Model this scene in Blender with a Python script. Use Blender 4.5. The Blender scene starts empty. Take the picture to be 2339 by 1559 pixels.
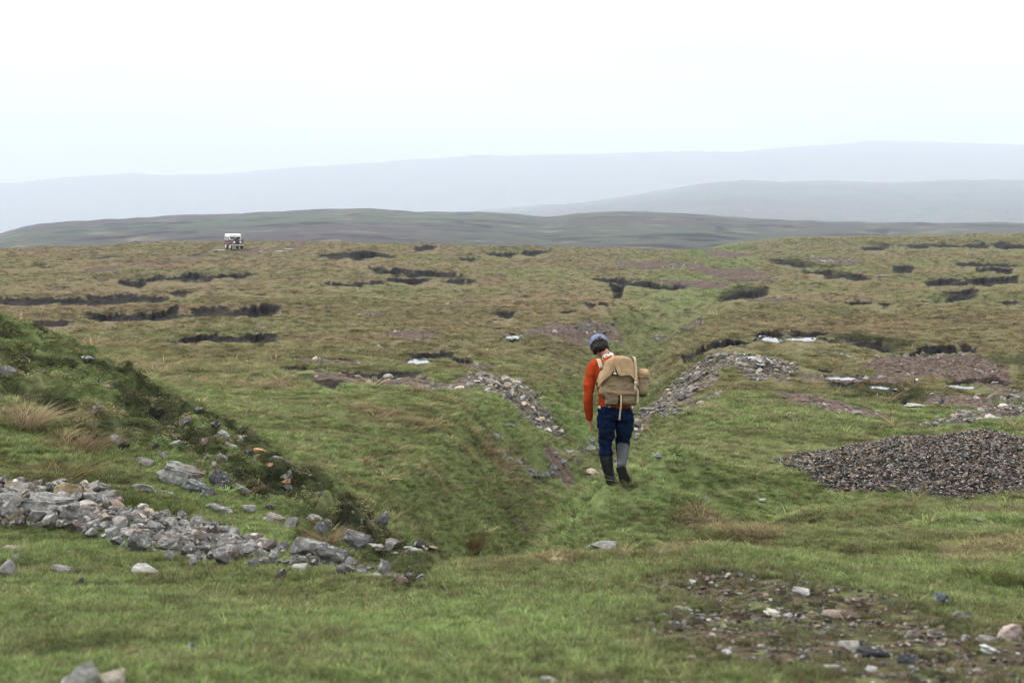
import bpy, bmesh, math, random
import numpy as np
from mathutils import Vector, Matrix, noise as mnoise
from math import radians as R, pi, sin, cos

S = bpy.context.scene
COL = S.collection
rnd = random.Random(7)
rng = np.random.default_rng(7)

# ------------------------------------------------------------------ camera, sky, sun, exposure
PW, PH = 2339.0, 1559.0            # the photograph's own pixels
LENS = 50.0
F = PW * LENS / 36.0
HOR = 500.0                        # eye level in the photograph
EYE = 12.0                         # height of the eye above the datum
PITCH = math.atan(((PH / 2) - HOR) / F)
cam_d = bpy.data.cameras.new('camera')
cam_d.lens = LENS; cam_d.sensor_width = 36.0
cam_d.clip_start = 0.1; cam_d.clip_end = 60000
cam_d.dof.use_dof = True; cam_d.dof.focus_distance = 18.0; cam_d.dof.aperture_fstop = 3.2
cam = bpy.data.objects.new('camera', cam_d); COL.objects.link(cam)
cam.location = (0, 0, EYE); cam.rotation_euler = (pi / 2 - PITCH, 0, 0)
S.camera = cam

SUN_DIR = Vector((-0.58, 0.38, 0.72)).normalized()
LZ = 3.5                           # brightness of the overcast overhead
HAZE = 0.00018
w = bpy.data.worlds.new('World'); S.world = w; w.use_nodes = True
nt = w.node_tree; nt.nodes.clear()
def N(tree, kind, **kw):
    n = tree.nodes.new(kind)
    for k, v in kw.items(): setattr(n, k, v)
    return n
out = N(nt, 'ShaderNodeOutputWorld')
sky = N(nt, 'ShaderNodeTexSky', sky_type='NISHITA')
sky.sun_disc = False
sky.sun_elevation = math.asin(SUN_DIR.z); sky.sun_rotation = math.atan2(SUN_DIR.x, SUN_DIR.y)
b1 = N(nt, 'ShaderNodeBackground'); b1.inputs[1].default_value = 0.1
nt.links.new(sky.outputs[0], b1.inputs[0])
tc = N(nt, 'ShaderNodeTexCoord'); sep = N(nt, 'ShaderNodeSeparateXYZ')
nt.links.new(tc.outputs['Generated'], sep.inputs[0])
zr = N(nt, 'ShaderNodeMapRange'); zr.inputs[1].default_value = 0; zr.inputs[2].default_value = 1
zr.inputs[3].default_value = 0.30; zr.inputs[4].default_value = 1.0
nt.links.new(sep.outputs[2], zr.inputs[0])
mp = N(nt, 'ShaderNodeMapping'); mp.inputs['Scale'].default_value = (1.0, 1.0, 7.0)
nt.links.new(tc.outputs['Generated'], mp.inputs[0])
cl = N(nt, 'ShaderNodeTexNoise'); cl.inputs['Scale'].default_value = 3.0; cl.inputs['Detail'].default_value = 5
nt.links.new(mp.outputs[0], cl.inputs['Vector'])
cr = N(nt, 'ShaderNodeMapRange'); cr.inputs[1].default_value = 0.3; cr.inputs[2].default_value = 0.7
cr.inputs[3].default_value = 0.87; cr.inputs[4].default_value = 1.12
nt.links.new(cl.outputs[0], cr.inputs[0])
mu = N(nt, 'ShaderNodeMath', operation='MULTIPLY'); nt.links.new(zr.outputs[0], mu.inputs[0]); nt.links.new(cr.outputs[0], mu.inputs[1])
mu2 = N(nt, 'ShaderNodeMath', operation='MULTIPLY'); nt.links.new(mu.outputs[0], mu2.inputs[0]); mu2.inputs[1].default_value = LZ
b2 = N(nt, 'ShaderNodeBackground'); b2.inputs[0].default_value = (0.99, 0.996, 1.0, 1)
nt.links.new(mu2.outputs[0], b2.inputs[1])
mx = N(nt, 'ShaderNodeMixShader'); mx.inputs[0].default_value = 0.93
nt.links.new(b1.outputs[0], mx.inputs[1]); nt.links.new(b2.outputs[0], mx.inputs[2]); nt.links.new(mx.outputs[0], out.inputs[0])
w.cycles.sampling_method = 'MANUAL'; w.cycles.sample_map_resolution = 256

sd = bpy.data.lights.new('sun', 'SUN'); sd.energy = 3.2; sd.angle = R(10); sd.color = (1, 0.965, 0.91)
sun = bpy.data.objects.new('sun', sd); COL.objects.link(sun)
sun.rotation_euler = SUN_DIR.to_track_quat('Z', 'Y').to_euler(); sun.location = (0, 0, 60)

S.view_settings.view_transform = 'Standard'; S.view_settings.look = 'None'
S.view_settings.exposure = 0.0; S.view_settings.gamma = 1.0; S.view_settings.use_curve_mapping = False
S.render.engine = 'CYCLES'
S.cycles.max_bounces = 4; S.cycles.diffuse_bounces = 2; S.cycles.glossy_bounces = 2
S.cycles.transmission_bounces = 2; S.cycles.transparent_max_bounces = 6; S.cycles.volume_bounces = 0
S.cycles.use_denoising = True
S.cycles.use_adaptive_sampling = False; S.cycles.pixel_filter_type = 'BLACKMAN_HARRIS'; S.cycles.filter_width = 1.15

# ------------------------------------------------------------------ helpers
def tag(o, label=None, cat=None, group=None, kind=None):
    if label: o['label'] = label
    if cat: o['category'] = cat
    if group: o['group'] = group
    if kind: o['kind'] = kind
    return o
def empty(name, loc=(0, 0, 0), rz=0):
    o = bpy.data.objects.new(name, None); COL.objects.link(o)
    o.location = loc; o.rotation_euler = (0, 0, rz); o.empty_display_size = 0.2
    return o
def link_mesh(name, me, mat, parent=None, smooth=False):
    if mat is not None and not me.materials: me.materials.append(mat)
    if smooth: me.polygons.foreach_set('use_smooth', [True] * len(me.polygons))
    o = bpy.data.objects.new(name, me); COL.objects.link(o)
    if parent is not None: o.parent = parent
    return o
def bm_obj(name, bm, mat, parent=None, smooth=False):
    me = bpy.data.meshes.new(name); bmesh.ops.recalc_face_normals(bm, faces=bm.faces); bm.to_mesh(me); bm.free()
    return link_mesh(name, me, mat, parent, smooth)
def np_mesh(name, V, Fq):
    me = bpy.data.meshes.new(name)
    V = np.asarray(V, np.float32); Fq = np.asarray(Fq, np.int32)
    me.vertices.add(len(V)); me.vertices.foreach_set('co', V.ravel())
    k = Fq.shape[1]
    me.loops.add(Fq.size); me.loops.foreach_set('vertex_index', Fq.ravel())
    me.polygons.add(len(Fq))
    me.polygons.foreach_set('loop_start', np.arange(0, Fq.size, k, dtype=np.int32))
    me.update(calc_edges=True)
    return me

# vectorised gradient noise
_P = np.random.default_rng(3).permutation(4096).astype(np.int32)
_GX = np.cos(np.arange(4096) * 2 * pi / 4096).astype(np.float32) * 1.5; _GY = np.sin(np.arange(4096) * 2 * pi / 4096).astype(np.float32) * 1.5
def gnoise(x, y, seed=0):
    x = np.asarray(x, np.float64) + seed * 37.31; y = np.asarray(y, np.float64) + seed * 11.73
    ix = np.floor(x); iy = np.floor(y); fx = (x - ix).astype(np.float32); fy = (y - iy).astype(np.float32)
    ix = ix.astype(np.int32) & 4095; iy = iy.astype(np.int32) & 4095
    u = fx * fx * (3 - 2 * fx); v = fy * fy * (3 - 2 * fy)
    py0 = _P[iy]; py1 = _P[(iy + 1) & 4095]; ix1 = ix + 1
    h = _P[(ix + py0) & 4095]; n00 = _GX[h] * fx + _GY[h] * fy
    h = _P[(ix1 + py0) & 4095]; n10 = _GX[h] * (fx - 1) + _GY[h] * fy
    h = _P[(ix + py1) & 4095]; n01 = _GX[h] * fx + _GY[h] * (fy - 1)
    h = _P[(ix1 + py1) & 4095]; n11 = _GX[h] * (fx - 1) + _GY[h] * (fy - 1)
    a = n00 + u * (n10 - n00); b = n01 + u * (n11 - n01)
    return a + v * (b - a)
def fbm(x, y, size, octs=4, seed=0, gain=0.5):
    t = 0; amp = 1; tot = 0; s = 1.0 / size
    for o in range(octs):
        t = t + amp * gnoise(x * s, y * s, seed + o * 17); tot += amp; amp *= gain; s *= 2.03
    return t / tot
def sstep(a, b, x):
    t = np.clip((x - a) / (b - a), 0, 1); return t * t * (3 - 2 * t)

# pixel of the photograph -> direction (x/y, z/y)
CP, SP = cos(PITCH), sin(PITCH)
def pix_dir(px, row):
    u = (np.asarray(px, float) - PW / 2) / F; v = (PH / 2 - np.asarray(row, float)) / F
    dy = CP + v * SP; dz = -SP + v * CP
    return u / dy, dz / dy
def proj(x, y, z):
    z = z - EYE
    zc = y * CP - z * SP; yc = y * SP + z * CP
    return PW / 2 + F * x / zc, PH / 2 - F * yc / zc

# ------------------------------------------------------------------ the lie of the land: surveyed points (bearing, sight line, distance)
CT = {
 -450: [(2000,3),(1500,5.2),(1380,6.8),(1230,9),(1110,10.6),(980,12.4),(850,14.4),(745,16.5),(770,28),(765,42),(745,58),(705,82),(655,115),(608,155),(588,190),(578,235),(610,420)],
 0: [(2000,3),(1540,5),(1400,6.6),(1235,9.2),(1140,10.5),(1000,12.5),(880,14.5),(782,16.8),(800,26),(780,40),(748,58),(703,82),(650,115),(600,158),(582,190),(571,235),(600,420)],
 250: [(1550,4.9),(1400,6.6),(1270,8.8),(1180,10.2),(1060,12.4),(950,14.8),(842,18),(858,26),(825,33),(790,43),(752,58),(708,80),(650,114),(598,158),(578,190),(563,240),(600,430)],
 480: [(1555,4.9),(1420,6.4),(1290,8.6),(1205,10.2),(1110,12.2),(1040,13.8),(1000,15.4),(948,18.5),(905,24),(862,31),(800,44),(752,60),(705,83),(650,116),(598,158),(574,188),(554,240),(590,430)],
 680: [(1555,4.9),(1420,6.4),(1310,8.2),(1235,10),(1195,11.6),(1165,13.2),(1090,14.8),(1000,17.2),(930,21),(880,27),(830,38),(770,56),(700,87),(640,124),(590,172),(556,245),(590,430)],
 850: [(1555,4.9),(1420,6.4),(1335,7.8),(1285,9.2),(1262,11),(1225,12.8),(1130,15.2),(1030,17.8),(950,20.6),(898,24.5),(872,29),(835,38),(770,57),(700,90),(640,132),(590,182),(557,252),(590,430)],
 1010: [(1555,4.9),(1420,6.4),(1345,7.6),(1297,8.8),(1287,10.5),(1262,12.4),(1170,15),(1060,18),(970,20.6),(903,23.6),(893,28.5),(870,33),(838,41),(770,60),(700,94),(640,138),(590,190),(562,258),(592,430)],
 1130: [(1555,4.9),(1420,6.4),(1340,7.6),(1292,8.8),(1262,11),(1205,13.2),(1178,15),(1095,18),(1020,21),(960,24.3),(915,27.5),(890,33),(845,42),(770,61),(700,96),(640,142),(590,196),(566,262),(595,430)],
 1240: [(1555,4.9),(1420,6.4),(1335,7.7),(1288,8.8),(1240,11),(1160,13.4),(1103,15.4),(1092,19.8),(1030,23),(975,26.5),(935,30),(895,36),(845,44),(775,62),(745,73),(700,97),(640,144),(592,200),(568,266),(595,430)],
 1330: [(1555,4.9),(1420,6.4),(1330,7.7),(1284,8.8),(1225,11),(1150,13.6),(1090,16.2),(1053,18.4),(1040,23.5),(985,27.5),(940,31),(895,38),(840,48),(780,63),(745,76),(700,98),(640,146),(592,204),(568,270),(595,430)],
 1400: [(1555,4.9),(1420,6.4),(1325,7.8),(1278,8.8),(1225,11),(1155,13.6),(1104,16),(1050,18.6),(1008,21.4),(990,26),(950,31),(905,38),(850,48),(800,62),(760,76),(705,98),(645,146),(595,206),(570,272),(595,430)],
 1480: [(1555,4.9),(1420,6.4),(1325,7.8),(1276,8.7),(1262,10.2),(1200,12),(1145,14.2),(1098,16.3),(1045,18.8),(990,22),(938,27),(890,34),(845,43),(815,54),(775,68),(712,98),(655,140),(600,206),(574,275),(598,430)],
 1600: [(1555,4.9),(1420,6.4),(1330,7.7),(1274,8.7),(1262,10.2),(1195,12.2),(1140,14.5),(1075,17.4),(1000,21.8),(935,27.5),(885,34),(835,43),(800,53),(760,68),(700,98),(640,145),(600,205),(578,285),(600,450)],
 1760: [(1555,4.9),(1420,6.4),(1340,7.6),(1282,8.9),(1235,10.6),(1190,12.6),(1150,15.2),(1075,18),(1000,22.6),(940,28),(885,35.5),(835,44),(795,55),(755,69),(700,97),(640,142),(598,195),(565,275),(546,360),(585,520)],
 1920: [(1555,4.9),(1420,6.4),(1345,7.6),(1280,9.2),(1230,11),(1180,13.2),(1132,16),(1080,19),(1005,24),(940,29.5),(885,36.5),(835,45),(790,57),(750,71),(700,97),(640,140),(598,190),(560,270),(541,350),(580,520)],
 2130: [(1555,4.9),(1420,6.4),(1345,7.6),(1270,9.6),(1215,11.6),(1170,13.8),(1138,16.4),(1075,20.4),(1000,25.5),(945,31),(892,38),(845,46),(790,59),(745,74),(700,97),(640,138),(598,186),(558,265),(538,350),(580,520)],
 2339: [(1560,4.9),(1430,6.4),(1345,7.8),(1265,9.8),(1205,11.8),(1160,14.2),(1125,17),(1070,20.8),(1005,25.8),(950,31),(895,39),(848,47),(790,59),(742,75),(700,97),(640,135),(598,182),(555,260),(535,350),(580,520)],
 2800: [(2000,3),(1560,4.9),(1430,6.4),(1345,7.8),(1255,9.8),(1195,12),(1150,14.5),(1110,17.4),(1060,21),(1000,26),(950,31),(895,39),(848,47),(790,59),(740,75),(698,97),(635,135),(590,182),(548,260),(528,350),(580,520)],
}
cp = []
for px, lst in CT.items():
    for row, d in lst: cp.append((px, row, d))
for px in (-450, 300, 700, 1100, 1500, 1900, 2300, 2800):
    cp += [(px, 3600, 1.5), (px, 2020, 3.0)]
cp = np.array(sorted(set(cp)), float)
_, tz = pix_dir(cp[:, 0], cp[:, 1])
def UW(px, d): return np.stack([np.asarray(px) / 330.0, np.log(d) * 3.2], -1)
P0 = UW(cp[:, 0], cp[:, 2]); n0 = len(P0)
tz_z = tz * np.sqrt(cp[:, 2])            # balance of near and far
def kern(r2): return np.where(r2 > 1e-12, 0.5 * r2 * np.log(np.maximum(r2, 1e-12)), 0)
K = kern(((P0[:, None] - P0[None]) ** 2).sum(-1)) + np.eye(n0) * 0.003
Q = np.hstack([np.ones((n0, 1)), P0])
A = np.block([[K, Q], [Q.T, np.zeros((3, 3))]])
sol = np.linalg.solve(A, np.concatenate([tz_z, np.zeros(3)]))
def tps(px, d):
    p = UW(px, d).reshape(-1, 2); res = np.empty(len(p))
    for s in range(0, len(p), 20000):
        q = p[s:s + 20000]
        res[s:s + 20000] = kern(((q[:, None] - P0[None]) ** 2).sum(-1)) @ sol[:n0] + sol[n0] + q @ sol[n0 + 1:]
    return res.reshape(np.shape(px)) / np.sqrt(d)

# grid of the ground: fan of bearings by log distance
GA = np.concatenate([np.linspace(-2.2, -0.44, 90, endpoint=False), np.linspace(-0.44, 0.44, 1000), np.linspace(0.44, 2.2, 91)[1:]])
LY = np.concatenate([np.linspace(math.log(1.3), math.log(4.2), 60, endpoint=False),
                     np.linspace(math.log(4.2), math.log(24), 480, endpoint=False),
                     np.linspace(math.log(24), math.log(420), 760, endpoint=False),
                     np.linspace(math.log(420), math.log(17500), 340)])
NI, NJ = len(GA), len(LY)
YY = np.exp(LY)[:, None] * np.ones((1, NI)); AA = np.ones((NJ, 1)) * GA[None]
XX = AA * YY
PX0 = PW / 2 + AA * F * CP                   # bearing in photo pixels, near enough for every patch below
# coarse spline, then bilinear
cpx = np.linspace(-450, 2800, 120); cly = np.linspace(LY[0], math.log(1000), 260)
CG = tps(*np.meshgrid(cpx, np.exp(cly)))
def bil(G, xs, ys, x, y):
    fx = np.clip((x - xs[0]) / (xs[1] - xs[0]), 0, len(xs) - 1.001); fy = np.clip((y - ys[0]) / (ys[1] - ys[0]), 0, len(ys) - 1.001)
    i = fx.astype(int); j = fy.astype(int); u = fx - i; v = fy - j
    return (G[j, i] * (1 - u) * (1 - v) + G[j, i + 1] * u * (1 - v) + G[j + 1, i] * (1 - u) * v + G[j + 1, i + 1] * u * v)
LL = np.log(YY)
T = bil(CG, cpx, cly, np.clip(PX0, -450, 2800), LL)
# far hills: three skylines behind the moor's own edge
def prof(pts): 
    p = np.array(pts, float); return lambda x: np.interp(x, p[:, 0], p[:, 1])
R2 = prof([(-900,600),(-300,572),(0,538),(80,516),(150,508),(300,500),(500,490),(620,487),(750,480),(850,479),(950,486),(1090,487),(1200,495),(1255,501),(1300,493),(1400,486),(1460,485),(1600,490),(1750,500),(1900,506),(2100,511),(2339,513),(3200,520)])
R3 = prof([(-900,575),(0,560),(600,520),(900,500),(1050,487),(1200,475),(1350,460),(1480,442),(1600,422),(1680,412),(1800,414),(2000,419),(2150,412),(2339,409),(2800,405),(3300,420)])
R4 = prof([(-900,470),(-300,432),(0,420),(150,407),(310,395),(370,400),(520,398),(640,385),(800,375),(1000,362),(1090,353),(1150,357),(1300,353),(1500,347),(1700,345),(1850,332),(1990,322),(2100,324),(2339,332),(2800,345),(3300,360)])
sm = lambda fn, x: (fn(x - 14) + fn(x) + fn(x + 14)) / 3
PXc = np.clip(PX0, -900, 3300)
keysD = [470, 620, 900, 1600, 3300, 6800, 8800, 12500, 15500]
r2, r3, r4 = sm(R2, PXc), sm(R3, PXc), sm(R4, PXc)
keysR = [604 + 0 * r2, 628 + 0 * r2, 0.45 * 610 + 0.55 * (r2 + 12), r2, r2 + 45, r3, np.maximum(r3 + 30, r4 + 60), r4, r4 + 60]
TF = np.zeros_like(T)
for k in range(len(keysD) - 1):
    m = (YY >= keysD[k]) & (YY < keysD[k + 1])
    if k == len(keysD) - 2: m |= YY >= keysD[-1]
    s = np.clip((LL - math.log(keysD[k])) / (math.log(keysD[k + 1]) - math.log(keysD[k])), 0, 1)
    up = k in (2, 4, 6)
    s = np.where(s < 0, 0, s); s = (1 - (1 - s) ** 1.7) if up else s * s * (3 - 2 * s)
    rr = keysR[k] * (1 - s) + keysR[k + 1] * s
    TF[m] = pix_dir(PXc[m], rr[m])[1]
TF[YY < keysD[0]] = pix_dir(1000, 604)[1]
bl = sstep(math.log(400), math.log(540), LL)
T = T * (1 - bl) + TF * bl
Z = EYE + T * YY
ROW0 = proj(XX, YY, Z)[1]
PXT = proj(XX, YY, Z)[0]

# --- spoil heap of dark gravel
def mound(cx, cy, rx, ry, ang, h, p=1.0):
    c, s_ = cos(ang), sin(ang); dx = XX - cx; dy = YY - cy
    u = (dx * c + dy * s_) / rx; v = (-dx * s_ + dy * c) / ry
    r = np.sqrt(u * u + v * v)
    return h * np.clip(1 - r, 0, 1) ** p * (1 + np.clip(r, 0, 1) * p * 0.6), r
hb, hr1 = mound(5.75, 17.8, 2.45, 2.9, 0.12, 0.70, 1.0)
hb2, hr2 = mound(7.2, 18.2, 2.6, 2.8, -0.1, 0.52, 1.0)
HEAP = np.maximum(hb, hb2); Z = Z + HEAP
M_HEAP = sstep(0.045, 0.10, HEAP + 0.03 * fbm(XX, YY, 0.5, 3, 5))
# the gully: a V cut along its floor line
GUL = [(1030,1288,10.4),(1078,1268,12),(1150,1175,14.8),(1232,1098,18.8),(1300,1060,22.5),(1362,1020,26),(1402,980,31),(1425,905,42),(1440,820,56),(1480,735,80),(1530,690,97),(1575,650,128)]
gxy = [(float(pix_dir(p, r)[0]) * d, d) for p, r, d in GUL]
_sel = (YY > 8.5) & (YY < 140) & (np.abs(AA) < 0.4)
def world_seg(x, y, pts):
    best = np.full(x.shape, 1e9); tt = np.zeros(x.shape); sd_ = np.zeros(x.shape)
    for k in range(len(pts) - 1):
        (x0, y0), (x1, y1) = pts[k], pts[k + 1]; dx, dy = x1 - x0, y1 - y0
        t = np.clip(((x - x0) * dx + (y - y0) * dy) / (dx * dx + dy * dy), 0, 1)
        d = np.hypot(x - x0 - t * dx, y - y0 - t * dy); m = d < best; best[m] = d[m]; tt[m] = k + t[m]
    return best, tt
gd, gt_ = world_seg(XX[_sel], YY[_sel], gxy)
gw = np.interp(gt_, [0, 2, 4, 7, 9, 11], [1.0, 1.5, 1.8, 2.6, 4.5, 5]); gh = np.interp(gt_, [0, 1, 3, 5, 8, 10, 11], [0.35, 1.15, 1.45, 1.1, 1.2, 1.6, 0.1])
gr_ = (gd + 0.35 * gw * fbm(XX[_sel], YY[_sel], 3.0, 3, 7)) / gw
Z[_sel] -= gh * np.clip(1 - gr_, 0, 1) ** 1.15
def trench(pts, dep, wid, ymin=8.5, ymax=30, sharp=1.5, sd=9):
    xy = [(float(pix_dir(p, r)[0]) * d, d) for p, r, d in pts]; m = (YY > ymin) & (YY < ymax) & (np.abs(AA) < 0.42)
    dd, tt = world_seg(XX[m], YY[m], xy); e = sstep(0, 0.6, tt) * sstep(len(xy) - 1, len(xy) - 1.6, tt) if len(xy) > 2 else 1
    Z[m] -= dep * e * np.clip(1 - (dd + 0.3 * wid * fbm(XX[m], YY[m], 1.6, 3, sd)) / wid, 0, 1) ** sharp
# hollow on the right of the walker's ridge, and the dip between that ridge and the near bank
trench([(1530,1090,17.5),(1640,1130,15.0),(1760,1175,13.4),(1880,1200,12.4),(2000,1225,11.6)], 0.75, 1.6)
trench([(1490,1240,11.0),(1445,1165,13.2),(1412,1098,16.0),(1440,1045,18.8)], -0.40, 2.1, 9.5, 24, 1.0, 39)
trench([(1040,1290,10.2),(1250,1285,10.1),(1450,1268,10.0),(1650,1262,10.0),(1850,1262,10.3)], 0.62, 1.0, 9.0, 12.5, 1.1, 19)
trench([(1500,1130,14.6),(1560,1180,13.0),(1640,1220,12)], 0.14, 0.7, 8.5, 20, 1.3, 29)
# grassed ridges and hollows
for (cx, cy, rx, ry, an, h) in ((2.55, 36.0, 2.6, 4.5, 0.5, 0.35), (6.2, 41, 3.2, 4.5, 0.1, 0.45), (-0.3, 34, 2.2, 4, .4, 0.25), (15.5, 46, 5.5, 3.5, 0, 0.6), (9.8, 52, 6, 4, 0.1, 0.35)):
    Z = Z + mound(cx, cy, rx, ry, an, h, 1.4)[0]

# --- undulation and roughness
dist_amp = np.clip(YY / 60.0, 0.08, 2.2)
Z += 0.30 * dist_amp * fbm(XX, YY, 9.0, 3, 11) * sstep(6, 30, YY) * (1 - bl)
hum = fbm(XX, YY, 1.7, 3, 21)
Z += 0.30 * sstep(30, 70, YY) * fbm(XX * 0.38, YY, 4.0, 3, 17) * (1 - bl)
Z += (0.11 + 0.05 * sstep(22, 60, YY)) * hum * (1 - bl) * sstep(3, 8, YY)
Z += 0.065 * fbm(XX, YY, 0.55, 3, 31) * (0.45 + 0.55 * sstep(8, 11, YY)) * (1 - sstep(60, 120, YY))
tus = np.abs(fbm(XX, YY, 0.9, 2, 41))
Z += (0.15 - tus) * 0.25 * sstep(30, 70, YY) * (1 - bl)
Z += bl * (6.0 * fbm(XX, YY, 420, 4, 51) * np.clip(YY / 2000, 0.1, 3) + 3.0 * fbm(XX, YY, 60, 3, 53))

# rough scarp along the side of the gully head (heather, rock and bare peat)
def seg_dist(px, row, pts):
    best = np.full(px.shape, 1e9); tt = np.zeros(px.shape)
    for k in range(len(pts) - 1):
        (x0, y0), (x1, y1) = pts[k], pts[k + 1]
        dx, dy = x1 - x0, y1 - y0; L2 = dx * dx + dy * dy
        t = np.clip(((px - x0) * dx + (row - y0) * dy) / L2, 0, 1)
        d = np.hypot(px - x0 - t * dx, row - y0 - t * dy)
        m = d < best; best[m] = d[m]; tt[m] = (k + t[m])
    return best, tt
NEARF = YY < 24
SC = [(-250, 770), (0, 825), (110, 850), (230, 920), (340, 965), (470, 1025), (560, 1065), (660, 1125), (740, 1180), (830, 1230), (930, 1262)]
M_SC = np.zeros_like(Z)
sel = NEARF & (PX0 < 1100) & (PX0 > -400) & (ROW0 < 1350)
d_sc, t_sc = seg_dist(PXT[sel], ROW0[sel], SC)
wn = fbm(XX[sel], YY[sel], 0.9, 4, 61)
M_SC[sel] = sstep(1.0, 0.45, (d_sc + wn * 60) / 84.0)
rough = np.zeros_like(Z); rough[sel] = M_SC[sel] * (0.46 * fbm(XX[sel], YY[sel], 0.7, 4, 63) + 0.26 * np.abs(fbm(XX[sel], YY[sel], 0.3, 3, 64)))
Z += rough
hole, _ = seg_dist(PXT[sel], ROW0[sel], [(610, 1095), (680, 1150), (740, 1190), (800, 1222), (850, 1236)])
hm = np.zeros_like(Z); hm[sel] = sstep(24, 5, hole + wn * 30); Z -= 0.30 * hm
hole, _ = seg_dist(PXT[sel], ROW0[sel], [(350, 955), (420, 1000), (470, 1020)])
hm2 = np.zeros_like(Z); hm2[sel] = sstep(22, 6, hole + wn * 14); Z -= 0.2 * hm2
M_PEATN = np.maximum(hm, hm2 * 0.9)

# --- peat hags: a ragged bank, its foot toward the viewer.  (x0,row0,x1,row1,height) in photo pixels
HAGS = [(140,730,665,705,4),(-100,685,405,682,3.5),(175,643,620,623,4),(700,581,930,582,4),(825,612,1110,636,4),(1320,636,1600,657,3.5),(1540,788,1760,792,13),(1700,762,2060,792,9),(2040,800,2365,848,15),(1950,560,2345,556,2.5),(2095,644,2335,642,5),(2060,690,2245,672,4),(1810,616,2000,640,3),(600,840,760,846,3),(-120,748,230,738,4),(340,772,700,772,3),(-120,745,165,736,15),(180,722,300,712,14),(290,714,425,709,15),(425,708,540,706,6),(537,702,652,704,17),
 (-100,686,180,672,6),(170,672,330,676,8),(330,678,395,683,4),(365,668,478,664,6),(190,640,400,629,5),(390,629,480,626,9),(470,626,600,622,8),
 (262,648,345,646,5),(715,580,770,576,5),(755,577,905,580,8),(720,652,900,641,5),(835,612,950,616,9),(940,618,1070,628,9),(870,634,1000,638,6),(990,640,1100,645,4),
 (1090,577,1275,573,6),(1040,587,1100,590,3),(370,776,510,764,10),(556,770,620,771,8),(632,770,688,770,5),(470,792,515,790,4),
 (1330,634,1450,642,5),(1440,644,1580,654,8),(1388,652,1430,656,13),(1312,694,1400,692,4),(1118,714,1186,716,7),(920,812,1050,798,8),(1012,800,1085,824,10),(1075,824,1110,832,6),
 (690,866,790,878,8),(735,850,1010,853,6),(1130,765,1200,758,5),
 (1545,790,1640,784,18),(1630,784,1742,792,18),(1712,764,1800,756,14),(1790,756,1900,757,14),(1895,765,2010,775,8),(1960,790,2050,800,9),
 (2050,810,2110,792,16),(2100,790,2190,796,20),(2180,798,2260,822,20),(2250,822,2345,846,18),(1815,842,1915,840,10),(1690,838,1770,838,4),(2140,870,2240,866,8),(2230,866,2325,874,9),
 (1885,868,1960,872,8),(1955,563,2024,562,5),(2005,556,2040,555,4),(2075,560,2122,559,4),(2122,568,2155,566,7),(2177,560,2260,558,5),(2250,559,2345,557,6),(2150,603,2345,600,4),(2215,616,2330,611,8),
 (2100,642,2200,636,7),(2190,634,2330,640,14),(2130,668,2240,664,8),(2180,664,2225,660,12),(1863,654,1902,653,8),(1890,656,1925,656,4),(2064,686,2122,684,8),(1915,686,2000,688,4),(1965,692,2060,694,6),
 (1825,618,1905,623,5),(1900,624,1995,638,4),(2028,613,2090,610,6),(1636,676,1760,664,9),(1440,672,1480,676,4),(1505,680,1560,668,6),(1750,596,1860,606,4),(2255,683,2345,684,4),(2010,596,2040,596,3),
 (120,590,330,583,2.5),(0,612,140,606,3),(400,583,470,579,4),(940,566,1010,562,3),(2160,772,2240,800,4),(1250,714,1330,716,3),(1485,758,1540,752,6),(1590,742,1640,738,4),
 (20,562,40,560,3),(270,572,300,571,3),(2040,905,2120,925,5),(1740,1003,1850,990,0.1)]
FARF = (YY > 24) & (YY < 420)
M_PEAT = np.zeros_like(Z); M_FRONT = np.zeros_like(Z); M_RIM = np.zeros_like(Z)
wob = fbm(PX0, ROW0 * 2.5, 42, 4, 71); wob2 = fbm(PX0, ROW0 * 0.0, 26, 3, 73); wob4 = fbm(PX0, ROW0 * 1.2, 75, 2, 77); wob3 = fbm(PX0, ROW0 * 3, 9, 2, 75)
DZ = np.zeros_like(Z)
for (x0, y0, x1, y1, ht) in HAGS:
    sel = FARF & (PX0 > x0 - 8) & (PX0 < x1 + 8) & (ROW0 > min(y0, y1) - 25) & (ROW0 < max(y0, y1) + 50)
    if not sel.any(): continue
    u = (PX0[sel] - x0 + 0.0) / (x1 - x0); rc = y0 + (y1 - y0) * u
    ends = sstep(-0.02, 0.42, u) * sstep(1.02, 0.62, u); ht = ht * 0.9 + 1.4
    if x1 - x0 < 60 and ht < 9: continue
    h = ht * ends * (1.0 + 0.9 * wob4[sel] + 0.45 * wob2[sel] + 0.35 * wob3[sel]); h = np.maximum(h, 0)
    q = ROW0[sel] - rc + wob[sel] * min(9, 3 + ht * 0.4) + wob3[sel] * 2.2
    L = 1.15 * h + 4.0
    g = sstep(-0.4, 1.3, q) * (1 - sstep(0.25, 1, np.clip(q - 1.3, 0, None) / L))
    dz = -g * h * YY[sel] / F * 1.15
    DZ[sel] = np.minimum(DZ[sel], dz)
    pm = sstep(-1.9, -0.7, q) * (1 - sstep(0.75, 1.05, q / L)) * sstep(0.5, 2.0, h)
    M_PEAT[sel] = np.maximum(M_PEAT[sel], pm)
    M_FRONT[sel] = np.maximum(M_FRONT[sel], sstep(-0.5, 0.5, q) * (1 - sstep(1.0, 1.35, q / (L + 7))) * sstep(0.5, 2.5, h))
    rim = np.exp(-((q + 4.5) / 2.2) ** 2) * ends * sstep(2, 6, h); M_RIM[sel] = np.maximum(M_RIM[sel], rim)
Z += DZ + M_RIM * 0.0022 * YY * 0.6
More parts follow.
